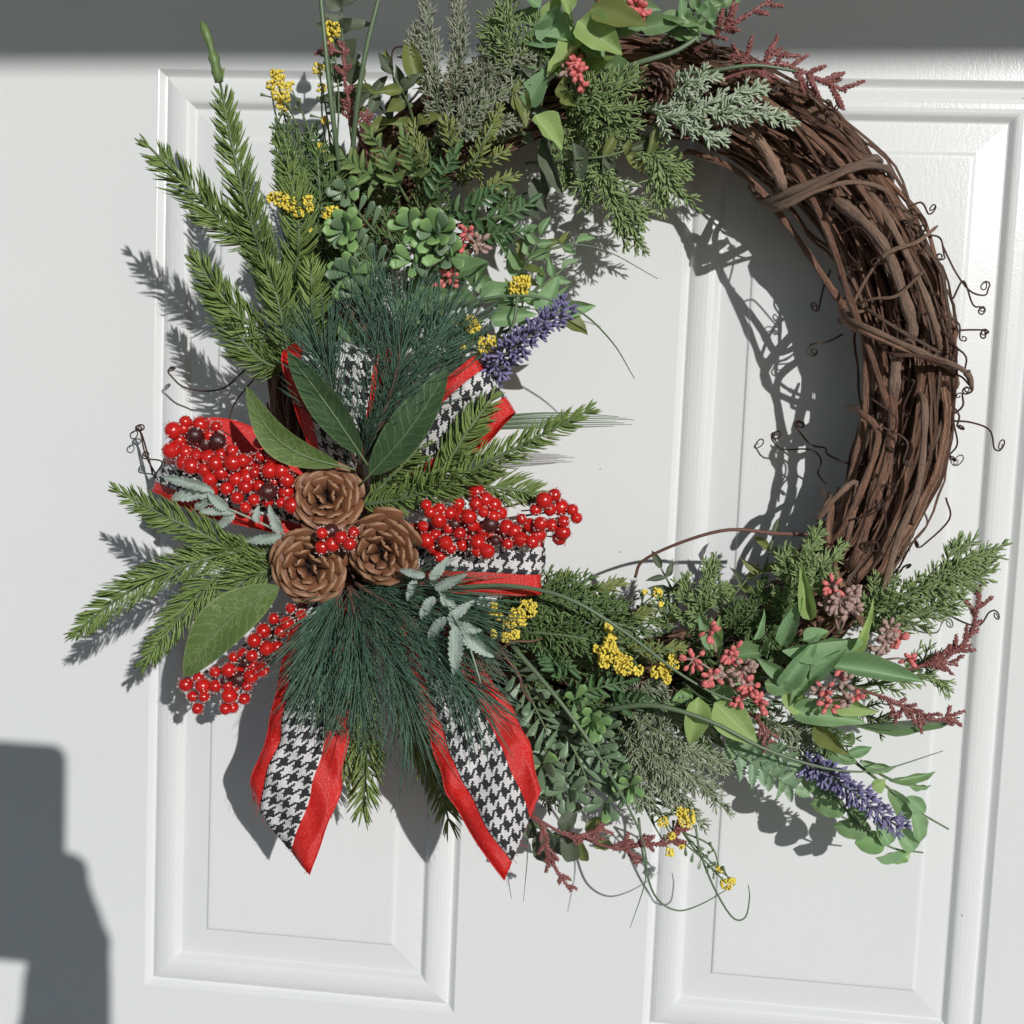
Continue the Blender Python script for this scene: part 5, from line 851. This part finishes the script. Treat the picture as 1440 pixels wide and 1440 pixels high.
leafy('serrated_leaf_sprig', 'frond of small saw toothed leaves left of the lower lavender', 'sprig', [[(1000, 1040, 84), (1050, 1068, 98), (1085, 1090, 98), (1118, 1108, 94)], [(1010, 1030, 84), (1060, 1050, 96), (1110, 1070, 94)]], 'serr', 'holly', pairs=7, ln=36, wd=20, ang=62, group=None, taper=.6)
lavender('purple lavender spike pointing down right at the lower right', [(1130, 1065, 88), (1170, 1092, 100), (1215, 1125, 102), (1265, 1165, 98)])
leafy('eucalyptus_sprig', 'round leaved green eucalyptus sprig behind the lower lavender', 'eucalyptus', [[(1110, 1050, 64), (1160, 1100, 80), (1200, 1150, 82), (1250, 1190, 74), (1298, 1199, 70)]], 'round', 'euc', pairs=0, tipleaf=False, group='eucalyptus sprigs', leaves=[((1180, 1110, 82), (1128, 1100, 84), 28, 'euc'), ((1190, 1140, 82), (1145, 1128, 84), 30, 'euc'), ((1225, 1165, 78), (1176, 1165, 80), 28, 'euc'), ((1245, 1185, 76), (1204, 1185, 78), 32, 'box_bright'), ((1250, 1188, 76), (1240, 1160, 80), 24, 'leaf'), ((1270, 1195, 74), (1232, 1208, 76), 20, 'leaf'), ((1285, 1196, 72), (1262, 1165, 76), 26, 'leaf'), ((1280, 1198, 72), (1252, 1212, 74), 18, 'box_bright'), ((1195, 1130, 80), (1215, 1165, 80), 30, 'euc'), ((1160, 1090, 80), (1175, 1125, 82), 28, 'euc')])
leafy('long_leaf_sprig', 'slender long leaves arching right beyond the lower lavender', 'sprig', [[(1200, 1070, 70), (1245, 1105, 82), (1290, 1140, 80), (1334, 1166, 76)], [(1210, 1070, 70), (1250, 1095, 80), (1280, 1100, 78)]], 'lance', 'euc', pairs=0, tipleaf=False, group=None, leaves=[((1248, 1108, 82), (1288, 1165, 80), 24, 'euc'), ((1275, 1120, 82), (1306, 1145, 80), 22, 'leaf'), ((1285, 1140, 80), (1300, 1190, 78), 26, 'leaf'), ((1250, 1098, 80), (1320, 1090, 78), 13, 'euc'), ((1275, 1102, 80), (1314, 1112, 78), 11, 'euc'), ((1210, 1070, 80), (1262, 1085, 80), 18, 'euc'), ((1190, 1060, 80), (1226, 1050, 80), 16, 'leaf'), ((1195, 1050, 78), (1200, 1028, 78), 9, 'euc'), ((1226, 1108, 88), (1246, 1100, 90), 22, 'leaf_light'), ((1140, 1055, 80), (1185, 1068, 84), 14, 'bay_dark'), ((1200, 1020, 78), (1345, 1003, 70), 8, 'euc'), ((1150, 1050, 82), (1210, 1075, 82), 22, 'euc')])
leafy('eucalyptus_sprig', 'dark oval leaved eucalyptus sprig hanging lowest right of the right tail', 'eucalyptus', [[(720, 1130, 64), (760, 1165, 80), (810, 1180, 80), (860, 1175, 76)]], 'round', 'euc_frost', pairs=0, tipleaf=False, group='eucalyptus sprigs', leaves=[((770, 1165, 82), (762, 1220, 82), 34, 'euc_frost'), ((795, 1175, 82), (808, 1216, 82), 26, 'euc_frost'), ((812, 1180, 80), (824, 1214, 80), 20, 'olive'), ((835, 1178, 80), (862, 1196, 78), 22, 'olive'), ((780, 1170, 80), (784, 1208, 80), 24, 'euc_frost'), ((745, 1150, 80), (722, 1175, 80), 28, 'euc_frost'), ((740, 1140, 80), (752, 1180, 80), 24, 'euc_frost'), ((830, 1175, 80), (838, 1150, 80), 20, 'olive'), ((790, 1170, 80), (805, 1140, 82), 22, 'euc_frost')])
heather('rust heather sprig hanging lowest beside the tip of the right tail', [[(735, 1140, 84), (765, 1165, 94), (772, 1205, 94), (802, 1252, 90)], [(745, 1145, 86), (800, 1175, 94), (835, 1170, 92), (848, 1165, 90)]], side=8, sl=18)
heather('rust heather sprig curving right under the ring to the lowest yellow flowers', [[(800, 1170, 84), (860, 1192, 92), (900, 1188, 94), (940, 1185, 94), (962, 1160, 94)], [(880, 1190, 92), (895, 1215, 90)], [(860, 1190, 92), (890, 1182, 94)]], side=10, sl=16)
# grass blades lower
blade('ornamental_grass', 'long grass blade arching from the bow over the yellow flowers', [(640, 826, 112), (720, 824, 122), (800, 842, 126), (880, 890, 124), (960, 950, 120), (1030, 985, 116), (1100, 990, 108)], (3.4, 1.2))
blade('ornamental_grass', 'long grass blade running down past the boxwood to a point at the bottom', [(720, 908, 100), (770, 965, 112), (820, 1030, 118), (870, 1110, 112), (903, 1180, 100), (908, 1235, 92), (886, 1305, 84)], (3.6, .4))
blade('ornamental_grass', 'thick grass blade sweeping right across the frosted fir to a thin tip', [(850, 998, 100), (920, 992, 114), (1000, 1015, 118), (1080, 1055, 118), (1170, 1082, 114), (1240, 1082, 108), (1326, 1056, 100)], (4.0, .5))
blade('ornamental_grass', 'thin grass blade hooking up at its end at the bottom', [(978, 1160, 84), (985, 1200, 88), (1005, 1250, 88), (1030, 1290, 86), (1048, 1290, 84), (1054, 1262, 84), (1052, 1244, 84)], (2.0, .6))
blade('ornamental_grass', 'thin grass blade swinging from the boxwood to the single yellow tip', [(898, 1150, 88), (905, 1205, 90), (920, 1258, 88), (950, 1280, 86), (985, 1272, 84), (1035, 1243, 84)], (2.2, .5))
blade('ornamental_grass', 'hair thin grass blade hanging straight just right of the right tail', [(742, 1150, 60), (742, 1200, 40), (736, 1268, 20)], (1.4, .4))
blade('bare_twig', 'short dark twig right of the mint sprig by the yellow cluster', [(690, 925, 112), (718, 904, 118), (745, 902, 116), (762, 898, 110)], (2, 1.2), 'twig', None, 'twig')
blade('bare_twig', 'kinked brown twig running down between right tail and boxwood', [(700, 905, 108), (712, 925, 114), (730, 950, 114), (735, 970, 112), (748, 988, 108)], (2.4, 1.6), 'twig', None, 'twig')

# ------------------------------------------------------------------ the photographer, behind the camera: only the shadow of phone and hand falls into view
skin = solidmat('skin', (.55, .36, .27), (.45, .28, .2), rough=.55); cloth = solidmat('dark_jacket', (.07, .075, .09), (.04, .045, .055), rough=.9); jean = solidmat('denim', (.09, .12, .19), (.05, .07, .12), rough=.9); hairm = solidmat('brown_hair', (.08, .05, .035), (.04, .025, .02), rough=.6)
cx, cy, cz = CAM
def skinned(name, nodes, edges, mat, parent=None, root=0, lev=2):
    me = bpy.data.meshes.new(name); base = WORLD[parent] if parent else Vector((0, 0, 0))
    me.from_pydata([tuple(Vector(n[:3]) - base) for n in nodes], edges, []); me.materials.append(mat)
    o = bpy.data.objects.new(name, me); COL.objects.link(o); m_ = o.modifiers.new('skin', 'SKIN'); m_.use_smooth_shade = True
    for i, n in enumerate(nodes):
        q = me.skin_vertices[0].data[i]; q.radius = (n[3], n[4] if len(n) > 4 else n[3]); q.use_root = (i == root)
    sb = o.modifiers.new('sub', 'SUBSURF'); sb.levels = sb.render_levels = lev
    if parent: o.parent = parent; WORLD[o] = base
    return o
by = cy - .46; bx = cx - .03
nodes = [(bx, by, .95, .13, .11), (bx, by, 1.10, .12, .10), (bx, by + .01, 1.28, .15, .10), (bx, by, 1.42, .07, .06), (bx, by + .01, 1.49, .05), (bx, by + .03, 1.56, .075, .09), (bx, by + .03, 1.66, .085, .10), (bx, by + .02, 1.71, .05)]
edges = [(0, 1), (1, 2), (2, 3), (3, 4), (4, 5), (5, 6), (6, 7)]
def chain(start, pts):
    prev = start
    for q in pts:
        nodes.append(q); edges.append((prev, len(nodes) - 1)); prev = len(nodes) - 1
    return prev
for sg in (1, -1):
    knee = chain(0, [(bx + sg * .09, by, .90, .09), (bx + sg * .10, by + .02, .50, .062), (bx + sg * .105, by - .01, .10, .04), (bx + sg * .11, by + .02, .04, .036), (bx + sg * .12, by + .15, .03, .03)])
    wx = cx + (.027 if sg > 0 else -.088)
    wr = chain(2, [(bx + sg * .17, by, 1.36, .055), (bx + sg * .20, by + .06, 1.18, .045), (wx + sg * .035, cy - .17, cz - .33, .040), (wx + sg * .006, cy - .07, cz - .215, .036), (wx + sg * .004, cy - .035, cz - .165, .036)])
    palm = chain(wr, [(wx + sg * .004, cy - .026, cz - .125, .032, .020), (wx - sg * .006, cy - .018, cz - .092, .026, .015)])
    for k, (dz, ln_) in enumerate(((.020, .060), (.002, .066), (-.016, .062), (-.034, .05))):
        ex = cx + (.013 if sg > 0 else -.062)
        chain(palm, [(ex + sg * .008, cy - .010, cz - .085 + dz, .0095), (ex + sg * .006, cy + .004, cz - .082 + dz, .0088), (ex - sg * ln_ * .45, cy + .005, cz - .078 + dz, .008), (ex - sg * ln_ * .8, cy + .003, cz - .078 + dz, .0068)])
    chain(palm - 1, [(wx - sg * .012, cy - .040, cz - .105, .012), (wx - sg * .028, cy - .034, cz - .080, .0095), (wx - sg * .036, cy - .026, cz - .058, .008)])
person = skinned('person', nodes, edges, skin); person['label'] = 'person in dark jacket holding a phone up, seen only as shadow at lower left'; person['category'] = 'person'; WORLD[person] = Vector((0, 0, 0))
jn = [(bx, by, .93, .15, .13), (bx, by, 1.10, .145, .12), (bx, by + .01, 1.28, .17, .12), (bx, by, 1.41, .09, .08)]; je = [(0, 1), (1, 2), (2, 3)]
for sg in (1, -1):
    wx = cx + (.027 if sg > 0 else -.088); i0 = len(jn); jn += [(bx + sg * .17, by, 1.36, .07), (bx + sg * .20, by + .06, 1.18, .06), (wx + sg * .035, cy - .17, cz - .33, .052), (wx + sg * .020, cy - .125, cz - .28, .040)]; je += [(2, i0), (i0, i0 + 1), (i0 + 1, i0 + 2), (i0 + 2, i0 + 3)]
skinned('jacket', jn, je, cloth, person)
tn = [(bx, by, .97, .145, .125)]; te = []
for sg in (1, -1):
    i0 = len(tn); tn += [(bx + sg * .095, by, .88, .10), (bx + sg * .10, by + .02, .50, .075), (bx + sg * .105, by - .01, .09, .06)]; te += [(0, i0), (i0, i0 + 1), (i0 + 1, i0 + 2)]
skinned('trousers', tn, te, jean, person)
skinned('hair', [(bx, by - .03, 1.55, .07, .06), (bx, by - .015, 1.66, .095, .10), (bx, by + .015, 1.735, .07)], [(0, 1), (1, 2)], hairm, person)
for sg in (1, -1):
    mb = MB(); bump_ball(mb, Vector((bx + sg * .033, by + .125, 1.625)), .012); part('eye', mb, M['berry_dark'], person)
mb = MB(); mb.tube(np.array([(bx, by + .125, 1.63), (bx, by + .145, 1.60), (bx, by + .15, 1.592)]), np.array([.008, .013, .008]), 8); part('nose', mb, skin, person)
phone = thing('phone', 'dark phone held up by the person, seen only as shadow at lower left', 'phone', (cx - .0245, cy - .008, cz - .131) and Vector((cx - .0245, cy - .010, cz - .131)))
mb = MB(); r0 = .011; x0, x1, z0, z1 = cx - .062, cx + .013, cz - .131, cz + .029; prof_ = []
for (ax, az, a0) in ((x1 - r0, z1 - r0, 0), (x0 + r0, z1 - r0, 90), (x0 + r0, z0 + r0, 180), (x1 - r0, z0 + r0, 270)):
    for k in range(6): a = math.radians(a0 + k * 18); prof_.append((ax + r0 * math.cos(a), az + r0 * math.sin(a)))
n = len(prof_); mb.add([(x, cy - .006, z) for x, z in prof_] + [(x, cy - .014, z) for x, z in prof_], [tuple(range(n)), tuple(range(2 * n - 1, n - 1, -1))] + [(k, n + k, n + (k + 1) % n, (k + 1) % n) for k in range(n)])
part('case', mb, cloth, phone, smooth=False)
mb = MB(); mb.add([(x0 + .004, cy - .0144, z0 + .006), (x1 - .004, cy - .0144, z0 + .006), (x1 - .004, cy - .0144, z1 - .006), (x0 + .004, cy - .0144, z1 - .006)], [(0, 1, 2, 3)]); part('screen', mb, M['berry_dark'], phone, smooth=False)
